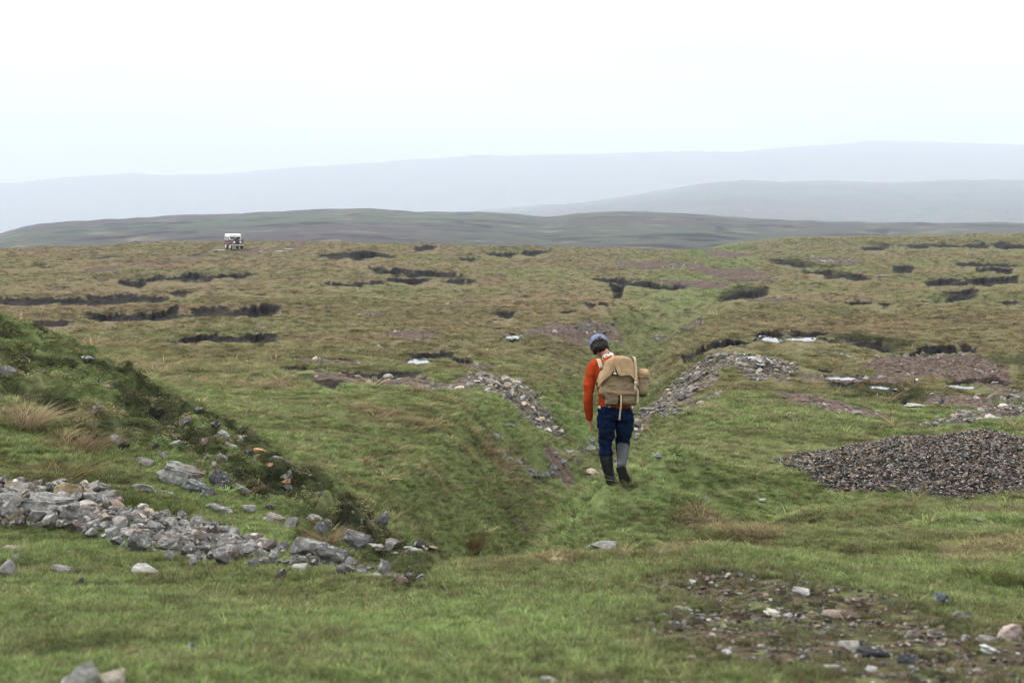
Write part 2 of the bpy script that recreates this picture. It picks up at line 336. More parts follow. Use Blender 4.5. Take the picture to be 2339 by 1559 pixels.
# little unlisted cuts over the whole moor
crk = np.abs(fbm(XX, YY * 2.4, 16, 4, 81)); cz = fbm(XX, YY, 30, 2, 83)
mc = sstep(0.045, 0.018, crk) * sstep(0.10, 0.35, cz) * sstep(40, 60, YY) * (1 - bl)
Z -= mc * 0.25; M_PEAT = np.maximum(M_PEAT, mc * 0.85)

# --- bare patches. (px,row,rx,ry,tilt deg) in photo pixels
def blobs(lst, warp=0.55, gate=None):
    m = np.zeros_like(Z)
    wn1 = fbm(PX0, ROW0 * 2.2, 30, 4, 91)
    for (cx, cy, rx, ry, an) in lst:
        sel = (np.abs(PX0 - cx) < rx * 1.9) & (np.abs(ROW0 - cy) < ry * 2 + abs(sin(R(an))) * rx * 1.6)
        if gate is not None: sel &= gate
        if not sel.any(): continue
        dx = PX0[sel] - cx; dy = ROW0[sel] - cy; c, s_ = cos(R(an)), sin(R(an))
        u = (dx * c + dy * s_) / rx; v = (-dx * s_ + dy * c) / ry
        r = np.sqrt(u * u + v * v) + wn1[sel] * warp
        m[sel] = np.maximum(m[sel], sstep(1.08, 0.86, r))
    return m
EARTH = [(840,868,120,15,2),(960,878,130,13,5),(940,768,60,11,0),(1310,754,115,17,-3),(1090,836,58,8,4),(1165,683,55,5,2),
 (1500,606,110,9,2),(1650,622,100,9,4),(1590,648,90,8,4),(1710,640,70,7,3),(2080,846,110,14,3),(2210,860,150,13,9),(1960,866,150,10,0),(1860,915,90,13,10),(1950,936,90,11,8),(2200,915,95,16,4),
 (1275,988,42,13,20),(610,573,60,4,-3),(660,566,50,3,-16),(1760,685,80,4,0),(860,722,50,5,0),(1040,697,60,3,0),(1660,582,60,8,5),(760,832,110,6,3),(890,822,60,4,0),(2330,902,60,10,10)]
STONY = [(1130,885,80,15,8),(1200,912,85,18,16),(1345,740,70,8,-4),(1545,722,60,11,-4),(1560,610,40,4,0),(1720,850,100,22,8),(1560,872,100,18,-10),(1590,900,60,8,0),(2265,945,110,16,-8),(2110,965,60,5,0),
 (1200,765,45,4,0),(850,720,40,6,0),(1900,595,60,5,4),(2320,910,50,9,-10),(1480,890,40,14,-30),(935,762,35,6,0),(600,748,30,4,0),(1380,975,50,8,-20)]
M_EARTH = blobs(EARTH, 0.6, FARF)
M_STONY = blobs(STONY, 0.7, FARF)
near_w = fbm(XX, YY, 0.7, 4, 95)
FG = [(1870,1440,470,112,3),(2150,1500,360,100,3),(1750,1365,250,40,6),(1350,1560,260,14,0)]
M_FG = np.zeros_like(Z)
selfg = YY < 9.2
for (cx, cy, rx, ry, an) in FG:
    dx = PX0 - cx; dy = ROW0 - cy; c, s_ = cos(R(an)), sin(R(an))
    r = np.sqrt(((dx * c + dy * s_) / rx) ** 2 + ((-dx * s_ + dy * c) / ry) ** 2) + near_w * 0.45
    M_FG = np.maximum(M_FG, np.where(selfg, sstep(1.15, 0.65, r), 0))
M_FG = M_FG * (0.7 + 0.3 * sstep(-0.28, 0.12, fbm(XX, YY, 0.28, 3, 97)))
Z += M_FG * 0.02 * fbm(XX, YY, 0.09, 2, 99)
# the track, and ruts
tr, _ = seg_dist(np.where(FARF, PX0, -9999), ROW0, [(120, 628), (330, 604), (470, 590), (570, 580), (640, 572), (700, 560)])
M_TRACK = sstep(3.5, 1.5, tr + wob3 * 2) * (YY > 100) * (YY < 300)

# --- pools: level floors
POOLS = [('pool', 1762, 777, 24, 4.5), ('pool', 1832, 777, 36, 3.0), ('pool', 1724, 819, 22, 7), ('pool', 1172, 770, 19, 3.0), ('pool', 955, 829, 30, 3), ('pool', 1922, 865, 40, 3.5),
         ('pool', 2195, 884, 38, 3.5), ('pool', 1932, 811, 7, 4), ('pool', 600, 576.5, 6, 1.6), ('pool', 641, 573.5, 11, 2.0), ('pool', 664, 568.5, 9, 1.6), ('pool', 506, 571, 12, 1.8),
         ('pool', 622, 567, 5, 1.2), ('pool', 682, 563, 5, 1.0), ('pool', 1880, 597, 12, 1.6), ('pool', 2010,887,26,3)]
POOL_AT = []; FRT = np.minimum.accumulate(np.where(YY > 24, proj(XX, YY, Z)[1], 9999), axis=0)
for (_, cx, cy, rx, ry) in POOLS:
    i = int(np.argmin(np.abs(GA - (cx - PW / 2) / (F * CP)))); okp = FARF[:, i] & (FRT[:, i] <= cy); j = int(np.argmax(okp))
    y = YY[j, i]; x = XX[j, i]
    # radius in depth (m) for ry pixels
    dd = abs(YY[min(j + 4, NJ - 1), i] - YY[j - 4, i]) / max(abs(ROW0[min(j + 4, NJ - 1), i] - ROW0[j - 4, i]), 0.05)
    wx = 0.85 * rx * y / F; wy = min(max(0.8 * ry * dd, wx * 0.5), max(wx * 4, 1.0))
    r = np.sqrt(((XX - x) / wx) ** 2 + ((YY - y) / wy) ** 2) + 0.75 * fbm(XX, YY, max(wx * 0.7, .25), 3, 101)
    lvl = float(Z[j, i]) + 0.03
    mm = sstep(2.0, 1.15, r); Z = Z * (1 - mm) + (lvl - 0.10 * sstep(1.3, 0.7, r) + 0.0 * Z) * mm
    POOL_AT.append((x, y, lvl - 0.035, wx * 1.5, wy * 1.5))
    M_PEAT = np.maximum(M_PEAT, sstep(1.5, 1.15, r) * 0.7 if YY[j, i] < 120 else M_PEAT * 0)

# ------------------------------------------------------------------ what covers it (materials, by place)
def mixc(c, col, m): return c * (1 - m[..., None]) + np.array(col)[None, None, :] * m[..., None]
nA = fbm(XX, YY, 14, 4, 201); nB = fbm(XX, YY * 1.6, 3.2, 4, 203); nC = fbm(XX, YY, 0.55, 3, 205); nD = fbm(XX, YY * 1.8, 28, 3, 207)
tan_w = sstep(28, 60, YY) * 0.55 + 0.14
lf = sstep(1250, 500, PXT); rt = sstep(1500, 1750, PXT)
tan_w = tan_w + 0.22 * lf * sstep(45, 90, YY) + rt * 0.16 * np.exp(-((ROW0 - 735) / 45.0) ** 2) - 0.10 * sstep(1350, 1700, PXT) * sstep(110, 200, YY)
gl, _ = seg_dist(PXT, ROW0, [(1250, 1000), (1330, 930), (1380, 850), (1440, 780), (1500, 700), (1590, 650), (1650, 600)])
tan_w -= 0.55 * sstep(110, 25, gl) * (YY > 24)
tan_w += 0.35 * np.exp(-((PXT - 330) / 330) ** 2 - ((ROW0 - 850) / 40) ** 2) * (YY > 24)
tan_w -= 0.3 * sstep(1500, 1650, PXT) * np.exp(-((ROW0 - 960) / 45.0) ** 2)
tan = np.clip(tan_w + nA * 0.85 + nB * 0.6 + nC * 0.35 * (1 - sstep(60, 140, YY)), 0, 1)
strawz = np.zeros_like(Z)
for (cx, cy, rx, ry, an) in [(1450,1262,230,12,0),(1700,1235,90,16,-12),(1590,1215,70,12,0),(40,960,60,22,10),(180,1010,60,30,0),(1260,1280,60,12,0),(1080,1240,60,28,-40),(900,955,120,12,16),(1130,985,80,9,22),(560,880,150,10,3),(2270,1270,120,20,-10)]:
    dx = PXT - cx; dy = ROW0 - cy; c, s_ = cos(R(an)), sin(R(an))
    r = np.sqrt(((dx * c + dy * s_) / rx) ** 2 + ((-dx * s_ + dy * c) / ry) ** 2) + nC * 0.8 + nB * 0.5
    strawz = np.maximum(strawz, sstep(1.3, 0.5, r))
strawz *= (YY > 7.5)
tan = tan * (0.2 + 0.8 * sstep(16, 34, YY)); tan = np.maximum(tan, strawz * 0.75)
GREEN = np.array([0.096, 0.118, 0.046]); LUSH = np.array([0.100, 0.144, 0.048]); OLIVE = np.array([0.078, 0.074, 0.034])
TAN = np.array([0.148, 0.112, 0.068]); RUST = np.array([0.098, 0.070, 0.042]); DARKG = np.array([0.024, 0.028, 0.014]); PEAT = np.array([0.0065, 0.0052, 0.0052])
EARTHC = np.array([0.074, 0.057, 0.048]); GREY = np.array([0.12, 0.115, 0.115])
C = np.broadcast_to(GREEN, Z.shape + (3,)).copy()
C = mixc(C, LUSH, sstep(-0.1, 0.5, nB + nD * 0.6) * 0.8)
C = mixc(C, OLIVE, sstep(0.05, 0.5, -nB + nC * 0.4) * 0.6)
rusty = sstep(-0.2, 0.4, nD)
C = mixc(C, TAN, tan * (1 - 0.5 * rusty)); C = mixc(C, RUST, tan * 0.55 * rusty)
moss_shade = sstep(0.12, 0.40, nC - 0.3 * nB) * (0.35 * sstep(7, 10, YY) + 0.65 * sstep(18, 50, YY)) * (1 - bl)      # dark moss patches that also paint shade into gaps between tussocks
C = mixc(C, DARKG, moss_shade * 0.8)
fleck = sstep(0.10, 0.38, fbm(XX, YY, 0.8, 3, 231)) * sstep(9, 14, YY) * (1 - bl)
C = mixc(C, np.array([0.20, 0.165, 0.105]), fleck * (0.28 + 0.22 * sstep(24, 60, YY)))
rb_, _ = seg_dist(PXT, ROW0, [(1120, 1262), (1200, 1200), (1300, 1130), (1420, 1080), (1500, 1140)])
C = mixc(C, [0.104, 0.136, 0.052], sstep(110, 50, rb_) * (YY < 24) * (YY > 9.5) * 0.65)
C = mixc(C, DARKG * 1.3, (YY < 8.6) * sstep(900, 300, PXT) * sstep(0.05, 0.4, fbm(XX, YY, 0.45, 4, 217)) * 0.75)
C = mixc(C, TAN * 0.9, (YY < 9) * sstep(0.05, 0.4, fbm(XX, YY, 0.6, 4, 219)) * 0.22)
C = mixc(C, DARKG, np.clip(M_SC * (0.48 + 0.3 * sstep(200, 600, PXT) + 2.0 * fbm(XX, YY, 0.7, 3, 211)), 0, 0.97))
C = mixc(C, DARKG * 1.1, np.clip(M_RIM, 0, 1) * 0.3)
HEATH = blobs([(2200,832,150,15,10),(2000,885,125,26,8),(1690,672,62,8,-4),(740,872,60,9,8),(1990,780,90,18,8),(1940,625,60,4,4),(960,812,60,6,0),(1830,604,80,5,4)], 0.5, FARF)
C = mixc(C, DARKG, HEATH * 0.8)
ev = fbm(XX, YY, 2.5, 4, 213)
def mul(col, k): return np.array(col)[None, None] * k[..., None]
E = mul(EARTHC, 1 + 0.25 * ev)
C = C * (1 - M_EARTH[..., None]) + E * M_EARTH[..., None]
C = mixc(C, [0.075, 0.065, 0.058], M_STONY * 0.85)
C = mixc(C, EARTHC * 1.15, np.clip(M_TRACK, 0, 1) * 0.9)
C = mixc(C, np.array([0.042, 0.032, 0.024]), M_FG * 0.95); C = mixc(C, [0.05, 0.06, 0.025], M_FG * sstep(0.0, 0.3, fbm(XX, YY, 0.22, 3, 215)) * 0.8)
C = mixc(C, [0.024, 0.022, 0.022], M_HEAP)
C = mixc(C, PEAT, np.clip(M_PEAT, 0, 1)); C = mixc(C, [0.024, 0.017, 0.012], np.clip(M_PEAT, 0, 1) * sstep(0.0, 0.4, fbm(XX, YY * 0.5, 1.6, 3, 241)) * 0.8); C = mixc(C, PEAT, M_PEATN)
# distant hills
s1 = fbm(XX, YY * 1.0, 34, 4, 221); s2 = np.abs(fbm(XX + YY * 0.35, YY * 1.1, 110, 4, 223)); s3 = fbm(XX, YY, 500, 3, 225)
HC = np.broadcast_to(np.array([0.042, 0.054, 0.036]), C.shape).copy()
HC = mixc(HC, [0.042, 0.032, 0.036], sstep(-0.25, 0.35, s3))
HC = mixc(HC, [0.17, 0.16, 0.10], sstep(0.15, 0.45, s1) * 0.45)
HC = mixc(HC, [0.008, 0.008, 0.010], sstep(0.10, 0.03, s2) * sstep(-0.3, 0.1, fbm(XX, YY, 160, 2, 227)))
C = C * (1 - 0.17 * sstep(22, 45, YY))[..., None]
C = C * (1 - bl[..., None]) + HC * bl[..., None]
C = np.clip(C * (1 + 0.22 * fbm(XX, YY, 0.18, 2, 229) * (1 - sstep(20, 45, YY)))[..., None], 0.004, 0.6)

# ------------------------------------------------------------------ ground mesh
V = np.stack([XX, YY, Z], -1).reshape(-1, 3)
idx = np.arange(NI * NJ).reshape(NJ, NI)
Fq = np.stack([idx[:-1, :-1], idx[:-1, 1:], idx[1:, 1:], idx[1:, :-1]], -1).reshape(-1, 4)
me = np_mesh('ground', V, Fq)
at = me.attributes.new('tone', 'FLOAT_COLOR', 'POINT')
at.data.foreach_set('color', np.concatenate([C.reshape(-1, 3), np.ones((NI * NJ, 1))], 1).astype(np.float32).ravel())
def fattr(name, arr):
    a_ = me.attributes.new(name, 'FLOAT', 'POINT'); a_.data.foreach_set('value', arr.astype(np.float32).ravel())
fattr('wet', np.clip(np.maximum(M_PEAT, M_EARTH * 0.5), 0, 1)); fattr('bare', np.clip(M_EARTH + M_STONY + M_FG + M_HEAP, 0, 1))

def mat_new(name):
    m = bpy.data.materials.new(name); m.use_nodes = True; t = m.node_tree
    return m, t, t.nodes['Principled BSDF']
gm, t, bs = mat_new('moor_ground')
a = N(t, 'ShaderNodeAttribute', attribute_name='tone'); aw = N(t, 'ShaderNodeAttribute', attribute_name='wet'); ab = N(t, 'ShaderNodeAttribute', attribute_name='bare')
g = N(t, 'ShaderNodeNewGeometry')
n1 = N(t, 'ShaderNodeTexNoise'); n1.inputs['Scale'].default_value = 9; n1.inputs['Detail'].default_value = 7; n1.inputs['Roughness'].default_value = 0.7
n2 = N(t, 'ShaderNodeTexVoronoi'); n2.inputs['Scale'].default_value = 14
for q in (n1, n2): t.links.new(g.outputs['Position'], q.inputs['Vector'])
mr = N(t, 'ShaderNodeMapRange'); mr.inputs[1].default_value = 0.3; mr.inputs[2].default_value = 0.7; mr.inputs[3].default_value = 0.55; mr.inputs[4].default_value = 1.45
t.links.new(n1.outputs[0], mr.inputs[0])
vm = N(t, 'ShaderNodeVectorMath', operation='SCALE'); t.links.new(a.outputs['Color'], vm.inputs[0]); t.links.new(mr.outputs[0], vm.inputs['Scale'])
# pebbly speckle on bare ground
vr = N(t, 'ShaderNodeValToRGB'); vr.color_ramp.elements[0].position = 0.1; vr.color_ramp.elements[0].color = (0.5, 0.48, 0.46, 1); vr.color_ramp.elements[1].position = 0.95; vr.color_ramp.elements[1].color = (1.9, 1.8, 1.75, 1)
sp_ = N(t, 'ShaderNodeSeparateColor'); t.links.new(n2.outputs['Color'], sp_.inputs[0]); t.links.new(sp_.outputs[0], vr.inputs[0])
vmul = N(t, 'ShaderNodeMix', data_type='RGBA', blend_type='MULTIPLY'); t.links.new(vm.outputs[0], vmul.inputs[6]); t.links.new(vr.outputs[0], vmul.inputs[7]); t.links.new(ab.outputs['Fac'], vmul.inputs[0])
t.links.new(vmul.outputs[2], bs.inputs['Base Color'])
rr = N(t, 'ShaderNodeMapRange'); rr.inputs[3].default_value = 0.95; rr.inputs[4].default_value = 0.72; t.links.new(aw.outputs['Fac'], rr.inputs[0]); t.links.new(rr.outputs[0], bs.inputs['Roughness'])
bs.inputs['Specular IOR Level'].default_value = 0.03
bp = N(t, 'ShaderNodeBump'); bp.inputs['Strength'].default_value = 0.8; bp.inputs['Distance'].default_value = 0.05
t.links.new(n1.outputs[0], bp.inputs['Height']); t.links.new(bp.outputs[0], bs.inputs['Normal'])
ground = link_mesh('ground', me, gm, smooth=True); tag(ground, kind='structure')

# where a sight line of the photograph meets the ground (first hit)
FR = proj(XX, YY, Z)[1]; FPX = proj(XX, YY, Z)[0]
RUN = np.minimum.accumulate(FR, axis=0)
def ground_at(px, row, ymin=0):
    i = int(np.clip(np.searchsorted(GA, (px - PW / 2) / (F * CP)), 1, NI - 1))
    for _ in range(3):
        c = FR[:, i]; ok = (c <= row) & (YY[:, i] > max(4.0, ymin)); j = int(np.argmax(ok)) if ok.any() else NJ - 1
        e = (FPX[j, i] - px) / F; i = int(np.clip(np.searchsorted(GA, GA[i] - e), 1, NI - 2))
    return Vector((float(XX[j, i]), float(YY[j, i]), float(Z[j, i])))
def ground_z(x, y):
    ly = math.log(max(y, 1.4)); j = int(np.clip(np.searchsorted(LY, ly) - 1, 0, NJ - 2)); i = int(np.clip(np.searchsorted(GA, x / y) - 1, 0, NI - 2))
    v = (ly - LY[j]) / (LY[j + 1] - LY[j]); u = (x / y - GA[i]) / (GA[i + 1] - GA[i])
    return float(Z[j, i] * (1 - u) * (1 - v) + Z[j, i + 1] * u * (1 - v) + Z[j + 1, i] * (1 - u) * v + Z[j + 1, i + 1] * u * v)

# ------------------------------------------------------------------ haze: even air round everything
hz, t, bs = mat_new('haze'); t.nodes.remove(bs)
pv = N(t, 'ShaderNodeVolumePrincipled'); pv.inputs['Density'].default_value = HAZE; pv.inputs['Color'].default_value = (0.80, 0.89, 1.0, 1); pv.inputs['Anisotropy'].default_value = 0.0
t.links.new(pv.outputs[0], t.nodes['Material Output'].inputs['Volume'])
zlo, zhi = float(Z.min()) - 1.0, float(Z.max()) + 12
bm = bmesh.new(); bmesh.ops.create_cube(bm, size=1)
for v in bm.verts: v.co = Vector((v.co.x * 74000, -60 if v.co.y < 0 else 17600, zlo if v.co.z < 0 else zhi))
tag(bm_obj('haze', bm, hz), kind='stuff')

# ------------------------------------------------------------------ pools
wm, t, bs = mat_new('pool_water')
bs.inputs['Base Color'].default_value = (0.16, 0.17, 0.18, 1); bs.inputs['Roughness'].default_value = 0.12; bs.inputs['IOR'].default_value = 1.9; bs.inputs['Specular IOR Level'].default_value = 1.0
nz = N(t, 'ShaderNodeTexNoise'); nz.inputs['Scale'].default_value = 12; b_ = N(t, 'ShaderNodeBump'); b_.inputs['Strength'].default_value = 0.25; b_.inputs['Distance'].default_value = 0.02
gg = N(t, 'ShaderNodeNewGeometry'); t.links.new(gg.outputs['Position'], nz.inputs['Vector']); t.links.new(nz.outputs[0], b_.inputs['Height']); t.links.new(b_.outputs[0], bs.inputs['Normal'])
for (x, y, z, wx, wy) in POOL_AT:
    bm = bmesh.new(); ring = []
    for k in range(40):
        an = 2 * pi * k / 40; rr_ = 1 + 0.18 * sin(3 * an + x) + 0.1 * sin(7 * an + y)
        ring.append(bm.verts.new((x + cos(an) * wx * rr_, y + sin(an) * wy * rr_, z)))
    bm.faces.new(ring)
    tag(bm_obj('pool', bm, wm), kind='structure')
# ------------------------------------------------------------------ rocks
def rock_mesh(seed, flat=0.7, sub=4, cuts=11, rough=0.05):
    r_ = random.Random(seed); bm = bmesh.new(); bmesh.ops.create_icosphere(bm, subdivisions=sub, radius=1)
    planes = []
    for _ in range(cuts):
        n = Vector((r_.gauss(0, 1), r_.gauss(0, 1), r_.gauss(0, 1))).normalized(); planes.append((n, r_.uniform(0.36, 0.78)))
    off = Vector((seed * 3.1, 0, 0))
    for v in bm.verts:
        p = v.co.copy()
        for n, d in planes:
            e = p.dot(n) - d
            if e > 0: p -= n * e * 0.97
        p += p.normalized() * (mnoise.noise(p * 1.8 + off) * 0.09 + mnoise.noise(p * 5 + off) * rough + mnoise.noise(p * 13 + off) * rough * 0.45)
        v.co = Vector((p.x, p.y * r_.uniform(0.999, 1.0), p.z * flat))
    sx = max(abs(v.co.x) for v in bm.verts)
    for v in bm.verts: v.co /= sx * 2          # one unit wide
    me_ = bpy.data.meshes.new('rock'); bm.to_mesh(me_); bm.free(); return me_
def slab_mesh(seed):
    r_ = random.Random(seed); bm = bmesh.new(); bmesh.ops.create_icosphere(bm, subdivisions=4, radius=1)
    off = Vector((seed * 1.7, 9, 0))
    planes = [(Vector((r_.gauss(0, 1), r_.gauss(0, 1), r_.gauss(0, .4))).normalized(), r_.uniform(0.5, 0.8)) for _ in range(8)] + [(Vector((0.1, -.2, 1)).normalized(), .5)]
    for v in bm.verts:
        p = v.co.copy()
        for n, d in planes:
            e = p.dot(n) - d
            if e > 0: p -= n * e * 0.95
        step = 0.13; q = round(p.z / step) * step; p.z = p.z * .3 + q * .7            # bedding ledges
        k = 1 + 0.09 * sin(q * 41 + seed) ; p.x *= k; p.y *= k
        p += p.normalized() * (mnoise.noise(p * 2 + off) * 0.14 + mnoise.noise(p * 8 + off) * 0.05)
        v.co = p
    sx = max(abs(v.co.x) for v in bm.verts)
    for v in bm.verts: v.co /= sx * 2
    me_ = bpy.data.meshes.new('rock'); bm.to_mesh(me_); bm.free(); return me_

rkm, t, bs = mat_new('limestone')
oi = N(t, 'ShaderNodeObjectInfo'); ai = N(t, 'ShaderNodeAttribute', attribute_name='tint', attribute_type='INSTANCER')
tcn = N(t, 'ShaderNodeTexCoord'); gg = N(t, 'ShaderNodeNewGeometry')
def rock_shader(t, bs, colour_socket):
    gg = N(t, 'ShaderNodeNewGeometry')
    n1 = N(t, 'ShaderNodeTexNoise'); n1.inputs['Scale'].default_value = 16; n1.inputs['Detail'].default_value = 6; n1.inputs['Roughness'].default_value = 0.65
    n2 = N(t, 'ShaderNodeTexNoise'); n2.inputs['Scale'].default_value = 30; n2.inputs['Detail'].default_value = 3
    n3 = N(t, 'ShaderNodeTexNoise'); n3.inputs['Scale'].default_value = 5; n3.inputs['Detail'].default_value = 4
    for q in (n1, n2, n3): t.links.new(gg.outputs['Position'], q.inputs['Vector'])
    m1 = N(t, 'ShaderNodeMapRange'); m1.inputs[1].default_value = 0.3; m1.inputs[2].default_value = 0.7; m1.inputs[3].default_value = 0.45; m1.inputs[4].default_value = 1.5
    t.links.new(n1.outputs[0], m1.inputs[0])
    vs = N(t, 'ShaderNodeVectorMath', operation='SCALE'); t.links.new(colour_socket, vs.inputs[0]); t.links.new(m1.outputs[0], vs.inputs['Scale'])
    li = N(t, 'ShaderNodeMapRange'); li.inputs[1].default_value = 0.56; li.inputs[2].default_value = 0.66; t.links.new(n2.outputs[0], li.inputs[0])
    a1 = N(t, 'ShaderNodeMix', data_type='RGBA'); t.links.new(li.outputs[0], a1.inputs[0]); t.links.new(vs.outputs[0], a1.inputs[6]); a1.inputs[7].default_value = (0.24, 0.24, 0.22, 1)
    br = N(t, 'ShaderNodeMapRange'); br.inputs[1].default_value = 0.55; br.inputs[2].default_value = 0.68; br.inputs[4].default_value = 0.5; t.links.new(n3.outputs[0], br.inputs[0])
    a2 = N(t, 'ShaderNodeMix', data_type='RGBA'); t.links.new(br.outputs[0], a2.inputs[0]); t.links.new(a1.outputs[2], a2.inputs[6]); a2.inputs[7].default_value = (0.095, 0.062, 0.045, 1)
    t.links.new(a2.outputs[2], bs.inputs['Base Color']); bs.inputs['Roughness'].default_value = 0.9; bs.inputs['Specular IOR Level'].default_value = 0.2
    b = N(t, 'ShaderNodeBump'); b.inputs['Strength'].default_value = 0.9; b.inputs['Distance'].default_value = 0.012; t.links.new(n1.outputs[0], b.inputs['Height']); t.links.new(b.outputs[0], bs.inputs['Normal'])
rock_shader(t, bs, oi.outputs['Color'])
pebm, t, bs = mat_new('pebble_stone')
ai = N(t, 'ShaderNodeAttribute', attribute_name='tint', attribute_type='INSTANCER'); rock_shader(t, bs, ai.outputs['Color'])

ROCKS = [rock_mesh(k, flat=(0.55, 0.7, 0.85, 0.6)[k % 4]) for k in range(12)]
SLABS = [slab_mesh(k) for k in range(4)]
for m_ in ROCKS + SLABS: m_.materials.append(rkm)
GREYC = (0.135, 0.132, 0.125); PALE = (0.24, 0.235, 0.22); PINK = (0.17, 0.12, 0.095); DARK = (0.035, 0.035, 0.038); ORANGE = (0.33, 0.16, 0.05); BLUEG = (0.075, 0.09, 0.105)
def place_rock(me_, loc, wid, rz, tilt, col, zs=1.0, ys=1.0, sink=0.3, name='rock'):
    o = bpy.data.objects.new(name, me_); COL.objects.link(o)
    hgt = wid * 0.6 * zs
    o.location = (loc[0], loc[1], loc[2] + hgt * (0.5 - sink)); o.scale = (wid, wid * ys, wid * zs)
    o.rotation_euler = (tilt[0], tilt[1], rz); o.color = (*col, 1)
    return o
